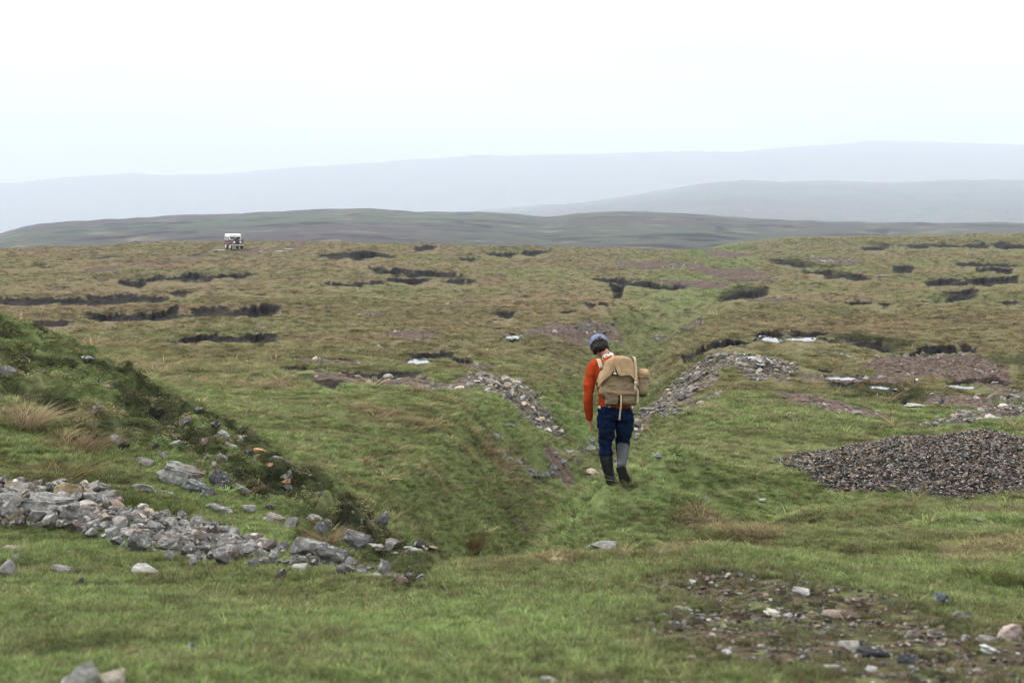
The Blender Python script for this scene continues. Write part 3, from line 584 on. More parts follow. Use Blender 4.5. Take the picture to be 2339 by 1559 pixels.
# (px, row of the middle, width px, height px, colour, mesh kind, turn, roll, label)
NAMED = [
 (155,1127,72,40,(0.21,0.165,0.095),'r1',0.3,0.1,'rounded boulder with orange lichen on top of the scree'),
 (92,1152,140,54,GREYC,'s0',0.1,0.12,'biggest slab of the scree, grey with white lichen spots'),
 (12,1150,70,46,GREYC,'r2',1.1,0,'grey rock beside the biggest slab at the upper edge of the scree'),
 (332,1303,66,26,PALE,'r5',0.1,0.3,'pale wedge shaped stone lying alone on the grass below the scree'),
 (5,1306,46,40,PALE,'r4',0.8,0,'pale upright stone in the grass at the foot of the scree'),
 (25,1253,56,16,(0.22,0.17,0.15),'s1',0.2,0,'flat pinkish slab in the grass just below the scree'),
 (35,1272,22,14,PALE,'r3',0,0,'small pale stone under the flat pinkish slab'),
 (137,1302,46,18,GREYC,'s2',0.3,0.2,'low grey stone half sunk in the grass near a smaller dark stone'),
 (180,1330,30,22,DARK,'r6',0.4,0,'small dark stone half sunk in the foreground grass'),
 (637,1315,32,28,(0.05,0.042,0.036),'r7',0.9,0.2,'dark brown upright stone on the grass below the end of the scree'),
 (705,1262,86,44,GREYC,'r8',0.2,0,'large grey boulder just past the end of the scree'),
 (760,1280,40,26,GREYC,'r9',0.9,0,'grey stone touching the large boulder past the scree'),
 (690,1297,44,20,PALE,'r10',0.1,0,'pale stone in front of the large boulder past the scree'),
 (790,1290,40,24,GREYC,'r2',1.9,0,'middle stone of the loose line past the large boulder'),
 (825,1300,30,18,GREYC,'r3',2.0,0,'small stone in the loose line past the large boulder'),
 (855,1268,44,15,PALE,'s3',0.1,0.1,'flat pale stone behind the loose line of stones'),
 (880,1318,36,16,GREYC,'r4',2.4,0,'grey stone in the loose line on the grass lip of the gully'),
 (848,1314,28,12,PALE,'r5',3,0,'small pale stone in the loose line on the grass lip of the gully'),
 (940,1320,42,18,GREYC,'r6',1.5,0,'last grey stone of the loose line, nearest the gully floor'),
 (400,1082,130,60,GREYC,'s0',0.5,0.42,'long layered outcrop slab tilted down the gully side'),
 (445,1112,66,38,(0.07,0.072,0.072),'s1',0.4,0.4,'dark overhanging end block of the layered outcrop'),
 (330,1060,46,20,GREYC,'s2',0.4,0.3,'small slab at the upper end of the layered outcrop'),
 (325,1119,58,22,GREYC,'r1',0.2,0.1,'low rounded rock in brown grass under the layered outcrop'),
 (375,1126,40,12,GREYC,'s3',0.2,0.2,'thin stone beside the low rounded rock under the outcrop'),
 (500,1100,56,46,(0.05,0.05,0.055),'s2',0.7,0.6,'blackish slab standing on edge above the outcrop'),
 (498,1163,62,30,GREYC,'s3',0.4,0.35,'grey slab with a dark end below the layered outcrop'),
 (475,1128,40,22,(0.09,0.09,0.09),'r9',0.4,0.2,'dark grey block under the end of the outcrop'),
 (568,1165,38,20,GREYC,'r10',0.6,0.2,'small block between the outcrop and the dark hollow'),
 (548,1120,44,18,GREYC,'s1',0.5,0.5,'tilted grey plate beside the dark hollow'),
 (620,1184,62,28,(0.17,0.14,0.12),'s0',0.4,0.4,'pinkish grey slab at the edge of the dark hollow'),
 (662,1199,38,30,GREYC,'r11',0.2,0,'squarish grey block at the foot of the pinkish slab'),
 (815,1238,66,38,(0.08,0.08,0.08),'s2',0.3,0.3,'dark lichened boulder at the lower end of the dark hollow'),
 (735,1215,34,26,(0.10,0.11,0.12),'r3',0.5,0.2,'blue grey stone in the bottom of the dark hollow'),
 (900,1244,42,34,(0.09,0.09,0.09),'r5',0.2,0,'dark stone just above the flat slab by the gully floor'),
 (945,1260,48,18,PALE,'s3',0.3,0.35,'flat pale slab lying at the mouth of the gully floor'),
 (870,1190,30,40,(0.09,0.09,0.1),'r7',0.3,0.4,'narrow dark crag on the gully side'),
 (590,1031,30,10,ORANGE,'s1',0.1,0.1,'bright rust orange stone in the broken gully side'),
 (615,1078,22,12,(0.26,0.13,0.06),'r2',0.1,0,'small rusty stone under the bright orange one'),
 (650,1112,26,16,(0.28,0.16,0.08),'r4',0.8,0,'tan coloured stone at the top of the dark hollow'),
 (655,1095,34,24,GREYC,'r6',0.8,0.2,'grey stone above the tan stone in the hollow'),
 (215,937,18,34,GREYC,'s2',0.8,0.9,'thin leaning slab in the heather of the left bank'),
 (10,852,48,40,GREYC,'s0',0.3,0.5,'layered grey slab jutting from the top of the left bank'),
 (345,928,10,8,PALE,'r3',0.3,0.5,'tiny white stone in the heather of the left bank'),
 (510,993,30,20,PALE,'s1',0.6,0.6,'pale plate leaning in the broken bank above the orange stone'),
 (505,1045,26,26,GREYC,'s3',0.6,0.6,'grey plate in heather below the leaning pale plate'),
 (570,1045,22,16,DARK,'r8',0.6,0.6,'dark stone in the bank beside the orange stone'),
 (180,1549,92,60,PALE,'r9',0.2,0,'blurred pale boulder in the nearest grass, larger of the two'),
 (258,1552,74,44,(0.2,0.18,0.14),'r10',0.9,0,'blurred tan boulder in the nearest grass, smaller of the two'),
 (440,1483,32,26,BLUEG,'r1',0.5,0,'bluish grey stone in the foreground grass'),
 (1165,972,28,10,GREYC,'s1',0.3,0.3,'pale streak of rock on the far bank of the gully'),
 (1130,998,24,18,GREYC,'s2',0.5,0.5,'small crag on the far bank of the gully'),
 (1137,1028,30,9,PALE,'s3',0.4,0.5,'flat pale plate above the stones of the gully side'),
 (1383,1252,62,22,GREYC,'r2',0.2,0,'grey stone cluster rock in the grass below the walking person'),
 (1340,1258,20,12,PALE,'r4',0.2,0,'small pale stone next to the grey rock below the walking person'),
 (1276,1281,50,15,(0.24,0.17,0.11),'s1',0.1,0,'flat tan stone on the edge of the foreground bank'),
 (1582,1329,17,13,(0.38,0.37,0.35),'r5',0.2,0,'small white stone at the back of the bare patch'),
 (1518,1341,30,15,GREYC,'r6',0.2,0,'grey stone next to the small white one on the bare patch'),
 (1832,1352,46,17,PALE,'s2',0.4,0.2,'pale stone on the upper rim of the bare patch'),
 (1563,1391,40,11,PALE,'s3',0.2,0.25,'long pale sliver of stone on the bare earth'),
 (1523,1408,36,12,GREYC,'s1',0.3,0.4,'thin grey sliver leaning on the bare earth'),
 (1763,1402,48,17,(0.34,0.32,0.26),'s0',0.3,0.3,'cream coloured slab in the middle of the bare patch'),
 (1800,1405,28,10,PALE,'r7',0.3,0.3,'small pale chip next to the cream slab'),
 (1903,1406,52,16,(0.15,0.11,0.09),'s2',0.1,0,'flat brownish stone on the bare patch'),
 (2150,1374,34,28,BLUEG,'r8',0.4,0,'blue grey block in the grass behind the bare patch'),
 (1943,1477,56,28,(0.27,0.25,0.22),'r10',0.5,0.2,'broad pale stone next to the black slab'),
 (1995,1492,86,24,(0.02,0.022,0.026),'s1',0.1,0.1,'black slab lying beside the broad pale stone'),
 (2070,1505,42,20,(0.03,0.034,0.042),'r11',0.1,0.1,'small black stone next to the black slab'),
 (2262,1484,50,20,(0.34,0.35,0.33),'s3',0.6,0.5,'white sliver of stone pointing down on the bare patch'),
 (2255,1462,60,16,GREYC,'s0',0.2,0.1,'grey slab under the white sliver of stone'),
 (2312,1448,72,34,(0.24,0.19,0.165),'r9',0.3,0.2,'large pinkish stone on the bare patch'),
 (2205,1410,50,20,GREYC,'r3',0.3,0.2,'grey stone at the grassy edge of the bare patch'),
 (2085,1450,28,18,PALE,'r1',0.3,0.2,'rounded pale stone in the middle of the bare patch'),
 (1658,1491,24,14,(0.33,0.32,0.31),'r2',0.3,0.2,'small white stone at the front of the bare patch'),
 (1425,1470,44,9,GREYC,'s2',0.05,0.0,'dark thin stone at the grassy end of the bare patch'),
 (1730,1420,26,18,BLUEG,'r4',0.3,0.2,'bluish stone in front of the cream slab'),
 (1900,1522,34,10,PALE,'s3',0.1,0.0,'flat pale stone near the very front of the bare patch'),
 (1930,1531,20,11,(0.33,0.32,0.3),'r5',0.1,0.0,'little white stone at the front of the flat pale one'),
 (1990,1532,36,11,PALE,'s0',0.3,0.1,'pale chip in the nearest earth'),
 (1250,1552,44,16,GREYC,'s1',0.3,0.1,'grey stone at the very front edge of the grass'),
 (2242,1190,34,9,GREYC,'s2',0.1,0.1,'flat stone in the green slope in front of the gravel heap'),
 (2285,1230,24,10,PALE,'r6',0.1,0.1,'small pale stone in the green slope in front of the gravel heap'),
 (1478,935,36,12,GREYC,'s3',0.1,0.0,'grey stone in the grass behind the walking person'),
 (1545,944,24,9,GREYC,'r7',0.1,0.0,'small stone in the grass farther from the walking person'),
 (1508,1038,44,11,GREYC,'s0',0.1,0.0,'flat stone in the grass level with the knees of the person'),
 (1455,1003,20,9,GREYC,'r8',0.1,0.0,'small grey stone beside the thigh of the walking person'),
 (1610,1141,18,10,PALE,'r9',0.1,0.0,'small pale stone in the hollow beside the ridge'),
 (1742,1146,20,8,PALE,'r10',0.1,0.0,'flat little stone in the green hollow'),
 (2092,926,50,10,(0.26,0.25,0.24),'s1',0.1,0.05,'pale flat rock at the edge of the dark heather mound'),
 (865,790,8,5,(0.4,0.4,0.38),'r1',0.1,0.0,'lone white stone on the moor'),
 (1352,573,6,4,PALE,'r2',0.1,0.0,'lone pale stone on the far edge of the moor'),
 (2017,632,26,7,GREYC,'s3',0.1,0.0,'low grey boulder in grass on the far right of the moor'),
 (920,800,6,5,PALE,'r2',0.1,0.0,'small pale stone beside the black peat bank'),
]
for (px, row, wpx, hpx, col, kind, turn, roll, lab) in NAMED:
    base = ground_at(px, min(row + hpx * 0.42, 1600 if row > 1500 else 1558), 0)
    d = base.y; wid = wpx * d / F * 1.12
    me_ = SLABS[int(kind[1:]) % 4] if kind[0] == 's' else ROCKS[int(kind[1:])]
    dims = [max(abs(v.co[k]) for v in me_.vertices) * 2 for k in (0, 2)]
    zs = (hpx / wpx) / dims[1] * 1.25
    o = place_rock(me_, base + Vector((0, wid * 0.2, 0)), wid, turn * 0.6, (0, roll * 0.8, 0), col, zs=zs, ys=rnd.uniform(0.6, 0.9), sink=0.22, name='rock' if wpx > 40 else 'stone')
    tag(o, lab, 'rock' if wpx > 40 else 'stone')
# the long scree: rocks piled in a band
UP = prof([(-60,1128),(0,1130),(120,1128),(230,1135),(300,1160),(420,1186),(520,1215),(560,1232),(620,1256),(960,1305)])
LO = prof([(-60,1188),(0,1192),(150,1208),(240,1228),(300,1250),(380,1270),(430,1280),(520,1286),(600,1286),(620,1284),(960,1325)])
nscree = 0
for k in range(4000):
    if nscree >= 185: break
    px = rnd.uniform(-10, 610) if rnd.random() < 0.9 else rnd.uniform(600, 960); u, l = UP(px), LO(px)
    f_ = rnd.random(); row = u + 18 + (l - u - 4) * f_
    if abs(px - 92) < 60 and row < 1180: continue
    wpx = min(84, max(16, rnd.lognormvariate(3.48, 0.45)))
    base = ground_at(px, row); wid = wpx * base.y / F * 1.1
    if nscree % 3 == 0 or True:
        ok = all((abs(px - a_) > (wpx + w_) * 0.22 or abs(row - b_) > (wpx + w_) * 0.13) for a_, b_, w_ in (globals().setdefault('SCR', [])))
    if not ok: continue
    SCR.append((px, row, wpx)); nscree += 1
    rc = rnd.random(); c0 = GREYC if rc < 0.62 else (0.17, 0.168, 0.16) if rc < 0.80 else (0.085, 0.070, 0.062) if rc < 0.98 else (0.15, 0.115, 0.09)
    kk = rnd.uniform(0.45, 1.1); c0 = tuple(v * kk for v in c0)
    me_ = ROCKS[rnd.randrange(12)] if rnd.random() < 0.7 else SLABS[rnd.randrange(4)]
    o = place_rock(me_, (base.x, base.y, base.z + rnd.uniform(0, 0.05)), wid, rnd.uniform(0, 6.28), (rnd.uniform(-.45, .45), rnd.uniform(-.45, .45), 0), c0, zs=rnd.uniform(0.75, 1.15), ys=rnd.uniform(0.65, 1.0), sink=0.15)
    tag(o, 'grey or brown lichened rock in the long scree band above the foreground grass', 'rock', 'rocks of the scree band')
# stones of the two strips in the gully bottom
for nm, pts, n_, wd in (('left', [(1115,1040),(1165,1062),(1205,1080),(1235,1102)], 26, 13), ('right', [(1238,1092),(1275,1070),(1310,1050),(1345,1030),(1368,1014)], 30, 15)):
    for k in range(n_):
        s_ = rnd.random() * (len(pts) - 1.001); a_ = int(s_); fr_ = s_ - a_
        px = pts[a_][0] + (pts[a_ + 1][0] - pts[a_][0]) * fr_ + rnd.uniform(-6, 6); row = pts[a_][1] + (pts[a_ + 1][1] - pts[a_][1]) * fr_ + rnd.uniform(-wd, wd) * (0.45 + 0.5 * fr_)
        base = ground_at(px, row); wid = rnd.uniform(11, 27) * base.y / F
        kk = rnd.uniform(0.5, 1.3)
        o = place_rock(ROCKS[rnd.randrange(12)], base, wid, rnd.uniform(0, 6.28), (rnd.uniform(-.5, .5), rnd.uniform(-.5, .5), 0), tuple(v * kk for v in GREYC), zs=rnd.uniform(0.8, 1.2), sink=0.15, name='stone')
        if nm == 'left': tag(o, 'small grey stone in the strip down the far bank of the gully', 'stone', 'stones on the far bank of the gully')
        else: tag(o, 'small grey stone in the strip between gully floor and walking person', 'stone', 'stones along the gully floor')

# ------------------------------------------------------------------ scattered cover (grass, gravel): instances on real ground points
SRC = {}
def source_coll(name, meshes, mat):
    c = bpy.data.collections.new(name)
    for k, m_ in enumerate(meshes):
        if mat and not m_.materials: m_.materials.append(mat)
        c.objects.link(bpy.data.objects.new(f'{name}_{k:02d}', m_))
    return c
def gn_scatter(name, pts, rot, scl, tint, coll, pick, kind='stuff'):
    n = len(pts); me_ = bpy.data.meshes.new(name); me_.vertices.add(n); me_.vertices.foreach_set('co', np.asarray(pts, np.float32).ravel())
    a_ = me_.attributes.new('rot', 'FLOAT_VECTOR', 'POINT'); a_.data.foreach_set('vector', np.asarray(rot, np.float32).ravel())
    a_ = me_.attributes.new('scl', 'FLOAT_VECTOR', 'POINT'); a_.data.foreach_set('vector', np.asarray(scl, np.float32).ravel())
    a_ = me_.attributes.new('tint', 'FLOAT_COLOR', 'POINT'); a_.data.foreach_set('color', np.concatenate([tint, np.ones((n, 1))], 1).astype(np.float32).ravel())
    a_ = me_.attributes.new('pick', 'INT', 'POINT'); a_.data.foreach_set('value', np.asarray(pick, np.int32))
    o = bpy.data.objects.new(name, me_); COL.objects.link(o)
    ng = bpy.data.node_groups.new(name + '_scatter', 'GeometryNodeTree')
    ng.interface.new_socket('Geometry', in_out='INPUT', socket_type='NodeSocketGeometry'); ng.interface.new_socket('Geometry', in_out='OUTPUT', socket_type='NodeSocketGeometry')
    gi = ng.nodes.new('NodeGroupInput'); go = ng.nodes.new('NodeGroupOutput')
    m2p = ng.nodes.new('GeometryNodeMeshToPoints'); iop = ng.nodes.new('GeometryNodeInstanceOnPoints')
    ci = ng.nodes.new('GeometryNodeCollectionInfo'); ci.inputs[0].default_value = coll; ci.inputs['Separate Children'].default_value = True; ci.inputs['Reset Children'].default_value = True
    def na(nm, ty):
        q = ng.nodes.new('GeometryNodeInputNamedAttribute'); q.data_type = ty; q.inputs[0].default_value = nm; return q.outputs[0]
    L = ng.links.new
    L(gi.outputs[0], m2p.inputs[0]); L(m2p.outputs[0], iop.inputs['Points']); L(ci.outputs[0], iop.inputs['Instance'])
    iop.inputs['Pick Instance'].default_value = True
    L(na('pick', 'INT'), iop.inputs['Instance Index']); L(na('rot', 'FLOAT_VECTOR'), iop.inputs['Rotation']); L(na('scl', 'FLOAT_VECTOR'), iop.inputs['Scale'])
    L(iop.outputs[0], go.inputs[0])
    md = o.modifiers.new('scatter', 'NODES'); md.node_group = ng
    tag(o, kind=kind); return o

def tuft_mesh(seed, n=34, rad=0.35, wid=0.045, lean=0.5, curl=0.5, hv=0.5):
    r_ = random.Random(seed); Vv = []; Ff = []; Cc = []
    for k in range(n):
        a_ = r_.uniform(0, 2 * pi); rr_ = rad * math.sqrt(r_.random()); bx, by = rr_ * cos(a_), rr_ * sin(a_)
        la = a_ + r_.uniform(-1, 1); ln = lean * r_.uniform(0.2, 1.2) * (0.4 + rr_ / rad); H = r_.uniform(1 - hv, 1); wa = r_.uniform(0, pi); b0 = len(Vv); rv = r_.random()
        for j, s_ in enumerate((0, 0.4, 0.75, 1.0)):
            hx = bx + cos(la) * ln * s_ * (0.5 + curl * s_); hy = by + sin(la) * ln * s_ * (0.5 + curl * s_); hz_ = H * (s_ - 0.28 * curl * s_ * s_) 
            ww = wid * (1, 0.9, 0.6, 0.0)[j] / 2
            if j < 3:
                Vv += [(hx - cos(wa) * ww, hy - sin(wa) * ww, hz_), (hx + cos(wa) * ww, hy + sin(wa) * ww, hz_)]; Cc += [rv, rv]
            else: Vv.append((hx, hy, hz_)); Cc.append(rv)
        Ff += [(b0, b0 + 1, b0 + 3, b0 + 2), (b0 + 2, b0 + 3, b0 + 5, b0 + 4), (b0 + 4, b0 + 5, b0 + 6)]
    me_ = bpy.data.meshes.new('tuft'); me_.from_pydata(Vv, [], Ff)
    a_ = me_.attributes.new('blade', 'FLOAT', 'POINT'); a_.data.foreach_set('value', Cc)
    return me_
def heath_mesh(seed, n=90):
    r_ = random.Random(seed); Vv = []; Ff = []; Cc = []
    for k in range(n):
        a_ = r_.uniform(0, 2 * pi); rr_ = math.sqrt(r_.random()) * 0.55; z_ = (1 - (rr_ / 0.6) ** 2) * r_.uniform(0.25, 1.0) * 0.75
        c_ = Vector((rr_ * cos(a_), rr_ * sin(a_), z_)); s_ = r_.uniform(0.04, 0.085)
        n_ = Vector((r_.gauss(0, 1), r_.gauss(0, 1), r_.gauss(0.6, 1))).normalized(); u_ = n_.orthogonal().normalized() * s_; v_ = n_.cross(u_)
        b0 = len(Vv); Vv += [c_ - u_, c_ + v_ * 0.6, c_ + u_, c_ - v_ * 0.6]; Ff.append((b0, b0 + 1, b0 + 2, b0 + 3)); Cc += [r_.random()] * 4
    me_ = bpy.data.meshes.new('sprig'); me_.from_pydata(Vv, [], Ff)
    a_ = me_.attributes.new('blade', 'FLOAT', 'POINT'); a_.data.foreach_set('value', Cc); return me_
def blade_mat(name, instanced=True, col=None):
    m, t, bs = mat_new(name)
    tb = N(t, 'ShaderNodeAttribute', attribute_name='blade')
    mrg = N(t, 'ShaderNodeMapRange'); mrg.inputs[3].default_value = 0.5; mrg.inputs[4].default_value = 1.5; t.links.new(tb.outputs['Fac'], mrg.inputs[0])
    v = N(t, 'ShaderNodeVectorMath', operation='SCALE'); t.links.new(mrg.outputs[0], v.inputs['Scale'])
    if instanced:
        ti = N(t, 'ShaderNodeAttribute', attribute_name='tint', attribute_type='INSTANCER'); t.links.new(ti.outputs['Color'], v.inputs[0])
    else: v.inputs[0].default_value = col
    d = N(t, 'ShaderNodeBsdfDiffuse'); tr_ = N(t, 'ShaderNodeBsdfTranslucent'); mxs = N(t, 'ShaderNodeMixShader'); mxs.inputs[0].default_value = 0.3
    t.links.new(v.outputs[0], d.inputs[0]); t.links.new(v.outputs[0], tr_.inputs[0]); t.links.new(d.outputs[0], mxs.inputs[1]); t.links.new(tr_.outputs[0], mxs.inputs[2])
    t.links.new(mxs.outputs[0], t.nodes['Material Output'].inputs[0]); t.nodes.remove(bs)
    return m
grass_m = blade_mat('grass_blades')
TUFTS = [tuft_mesh(k, 40, 0.55, 0.05, 0.5, 0.6) for k in range(4)] + [tuft_mesh(10 + k, 46, 0.28, 0.045, 0.95, 0.9, 0.35) for k in range(4)] + [heath_mesh(k) for k in range(3)]
cG = source_coll('tufts', TUFTS, grass_m)
# candidate points: thin by distance, keep only ground near what the picture can see
def samp(arr, jj, ii, v, u):
    return arr[jj, ii] * (1 - u) * (1 - v) + arr[jj, ii + 1] * u * (1 - v) + arr[jj + 1, ii] * (1 - u) * v + arr[jj + 1, ii + 1] * u * v
HID = (FR - RUN)                       # how far below the nearer skyline (px)
def candidates(y0, y1, dens, amax=0.46, hid=22):
    n = int(amax * (y1 * y1 - y0 * y0) * dens)
    y = np.sqrt(rng.uniform(y0 * y0, y1 * y1, n)); a_ = rng.uniform(-amax, amax, n)
    fj = np.interp(np.log(y), LY, np.arange(NJ)); fi = np.interp(a_, GA, np.arange(NI))
    jj = np.minimum(fj.astype(int), NJ - 2); ii = np.minimum(fi.astype(int), NI - 2); v = fj - jj; u = fi - ii
    keep = HID[jj, ii] < hid
    jj, ii, v, u, y, a_ = (q[keep] for q in (jj, ii, v, u, y, a_))
    z = samp(Z, jj, ii, v, u)
    return dict(x=a_ * y, y=y, z=z, j=jj, i=ii, v=v, u=u, n=len(y))
def at_c(c, arr): return arr[c['j'], c['i']]
NOGRASS = np.clip(np.maximum.reduce([M_PEAT * 1.3, M_PEATN, M_FRONT, M_EARTH * 1.15, M_STONY * 0.92, M_HEAP * 1.5, M_TRACK, M_FG * 1.05]), 0, 1)
for (x, y, z, wx, wy) in POOL_AT:
    NOGRASS = np.maximum(NOGRASS, sstep(1.25, 1.0, np.sqrt(((XX - x) / wx) ** 2 + ((YY - y + 0.9 * wy) / (1.9 * wy)) ** 2)))
foot = ground_at(1398, 1106); NOGRASS = np.maximum(NOGRASS, 0.75 * sstep(0.5, 0.3, np.hypot(XX - foot.x, YY - foot.y + 0.1)))
allg = {k: [] for k in 'p r s t k'.split()}
def add_grass(c, hgt, picks, keep=None, bright=1.0, wide=1.0, sat=0.0):
    tint = C[c['j'], c['i']].copy(); n = c['n']
    if keep is not None:
        for q in ('x', 'y', 'z', 'j', 'i'): c[q] = c[q][keep]
        tint = tint[keep]; n = int(keep.sum()); hgt = hgt[keep] if np.ndim(hgt) else hgt; picks = picks[keep]
    tint = tint * rng.uniform(0.45, 1.65, (n, 1)) * bright * 1.6
    st = rng.random(n) < 0.20; tint[st] = tint[st] * 0.4 + TAN * 0.75
    h = np.broadcast_to(hgt, (n,)) * rng.uniform(0.65, 1.25, n)
    big = (rng.random(n) < 0.006) & (c['y'] > 11); h = np.where(big, h * rng.uniform(1.6, 2.6, n), h); tint[big] = tint[big] * 0.35 + TAN * rng.uniform(0.5, 1.5, (int(big.sum()), 1)); picks = np.where(big & (picks < 8), 4 + picks % 4, picks)
    allg['p'].append(np.stack([c['x'], c['y'], c['z'] - 0.02 * h], -1)); allg['r'].append(np.stack([rng.normal(0, .12, n), rng.normal(0, .12, n), rng.uniform(0, 6.28, n)], -1))
    allg['s'].append(np.stack([h * wide, h * wide, h], -1)); allg['t'].append(tint); allg['k'].append(picks)
for (y0, y1, dens, h0, wide) in ((4.0, 7.0, 1100, 0.034, 1.4), (7.0, 12, 900, 0.036, 1.5), (12, 24, 330, 0.045, 1.9), (24, 45, 60, 0.075, 2.0), (45, 100, 12, 0.095, 2.6), (100, 320, 1.6, 0.12, 3.6)):
    c = candidates(y0, y1, dens)
    ng_ = at_c(c, NOGRASS); scm = at_c(c, M_SC); tn = at_c(c, tan); hp = at_c(c, strawz)
    keep = rng.random(c['n']) > ng_
    heath = (rng.random(c['n']) < np.clip(scm * 0.75 + at_c(c, HEATH) * 0.7, 0, 1))
    tuss = rng.random(c['n']) < (0.05 + 0.30 * tn) * (0.6 if y0 < 12 else 1)
    pk = np.where(heath, 8 + rng.integers(0, 3, c['n']), np.where(tuss, 4 + rng.integers(0, 4, c['n']), rng.integers(0, 4, c['n'])))
    h = h0 * (1 + 0.35 * tuss + 0.5 * hp * (y0 < 24) + 0.5 * heath)
    add_grass(c, h, pk, keep, wide=wide)
# overhanging fringe on the tops of the peat banks
c = candidates(24, 320, 0.8); kp = rng.random(c['n']) < np.clip(at_c(c, M_RIM) * 0.6, 0, 1) * (at_c(c, M_PEAT) < 0.3)
add_grass(c, 0.008 * c['y'] ** 0.72, 8 + rng.integers(0, 3, c['n']), kp, bright=0.9, wide=1.6)
gn_scatter('grass', np.concatenate(allg['p']), np.concatenate(allg['r']), np.concatenate(allg['s']), np.concatenate(allg['t']), cG, np.concatenate(allg['k']))
print('grass instances', sum(len(q) for q in allg['p']))

# gravel and rubble
PEB = [rock_mesh(50 + k, flat=0.65, sub=2, cuts=7, rough=0.0) for k in range(5)]
cP = source_coll('pebbles', PEB, pebm)
PALT = np.array([(0.05, 0.047, 0.046), (0.085, 0.078, 0.072), (0.13, 0.12, 0.11), (0.19, 0.15, 0.11), (0.22, 0.2, 0.18), (0.10, 0.07, 0.055)])
def gravel(name, y0, y1, dens, maskarr, smin, smax, bright, palw=None, amax=0.46, lift=0.25):
    c = candidates(y0, y1, dens, amax, 30); kp = rng.random(c['n']) < at_c(c, maskarr)
    n = int(kp.sum()); 
    if n == 0: return
    sz = smin + (smax - smin) * rng.random(n) ** 2.2
    p = np.stack([c['x'][kp], c['y'][kp], c['z'][kp] + sz * lift * 0.6], -1)
    pal = PALT[rng.choice(len(PALT), n, p=palw)] * rng.uniform(0.5, 1.5, (n, 1)) * bright
    if name == 'gravel': pal = pal * np.array([1.06, 0.98, 0.92])
    s = np.stack([sz, sz * rng.uniform(0.6, 1, n), sz * rng.uniform(0.6, 1.0, n)], -1)
    gn_scatter(name, p, rng.uniform(-0.6, 0.6, (n, 3)) + np.stack([np.zeros(n), np.zeros(n), rng.uniform(0, 6.28, n)], -1), s, pal, cP, rng.integers(0, 5, n))
    print(name, n)
gravel('gravel', 15, 25, 1400, M_HEAP, 0.020, 0.085, 0.52, [0.30, 0.22, 0.13, 0.16, 0.06, 0.13])
gravel('spoil_stones', 24, 60, 26, np.clip(M_STONY * 1.0 + M_EARTH * 0.10, 0, 1), 0.06, 0.26, 1.35, [0.2, 0.25, 0.25, 0.12, 0.12, 0.06])
gravel('far_spoil_stones', 60, 260, 2.2, np.clip(M_STONY * 0.8 + M_EARTH * 0.10, 0, 1), 0.12, 0.45, 1.35, [0.2, 0.25, 0.25, 0.12, 0.12, 0.06])
gravel('earth_gravel', 4.2, 9.2, 520, M_FG, 0.008, 0.042, 0.8, [0.30, 0.2, 0.15, 0.15, 0.1, 0.1])
M_SCR = np.zeros_like(Z); selr = NEARF & (YY > 7.5) & (PXT < 640)
M_SCR[selr] = sstep(-4, 6, ROW0[selr] - UP(PXT[selr])) * sstep(4, -6, ROW0[selr] - LO(PXT[selr]))
gravel('rubble', 7.5, 13, 300, M_SCR, 0.05, 0.16, 1.05, [0.3, 0.3, 0.22, 0.04, 0.08, 0.06], lift=0.5)
M_ROCKY = M_SC * 0.13 * sstep(100, 400, PXT)
gravel('bank_rubble', 8, 22, 130, M_ROCKY, 0.05, 0.24, 0.75, [0.3, 0.2, 0.2, 0.1, 0.1, 0.1], lift=0.2)
# ------------------------------------------------------------------ tube and cloth builders
def catmull(P, n):
    out_ = []
    P = [np.array(p, float) for p in P]; Q_ = [2 * P[0] - P[1]] + P + [2 * P[-1] - P[-2]]
    for k in range(len(P) - 1):
        a_, b_, c_, d_ = Q_[k:k + 4]
        for s_ in range(n):
            t_ = s_ / n; out_.append(0.5 * ((2 * b_) + (-a_ + c_) * t_ + (2 * a_ - 5 * b_ + 4 * c_ - d_) * t_ ** 2 + (-a_ + 3 * b_ - 3 * c_ + d_) * t_ ** 3))
    out_.append(P[-1]); return out_
def loft(bm, rows, seg=20, side=(1, 0, 0), sub=4, power=2.0, caps=True):
    """rows: (x, y, z, half width, half depth); rings at right angles to the line, width along `side`."""
    pts = catmull(rows, sub); rings = []
    for k, p in enumerate(pts):
        a_ = Vector(pts[max(k - 1, 0)][:3]); b_ = Vector(pts[min(k + 1, len(pts) - 1)][:3]); tg = (b_ - a_).normalized()
        sx = Vector(side); sx = (sx - tg * sx.dot(tg)).normalized(); sy = tg.cross(sx)
        rg = []
        for i in range(seg):
            an = 2 * pi * i / seg; c_, s_ = cos(an), sin(an)
            e = 2.0 / power; cx_ = math.copysign(abs(c_) ** e, c_); cy_ = math.copysign(abs(s_) ** e, s_)
            rg.append(bm.verts.new(Vector(p[:3]) + sx * cx_ * max(p[3], 1e-4) + sy * cy_ * max(p[4], 1e-4)))
        rings.append(rg)
    for k in range(len(rings) - 1):
        for i in range(seg):
            bm.faces.new((rings[k][i], rings[k][(i + 1) % seg], rings[k + 1][(i + 1) % seg], rings[k + 1][i]))
    if caps:
        bm.faces.new(rings[0][::-1]); bm.faces.new(rings[-1])
    return rings
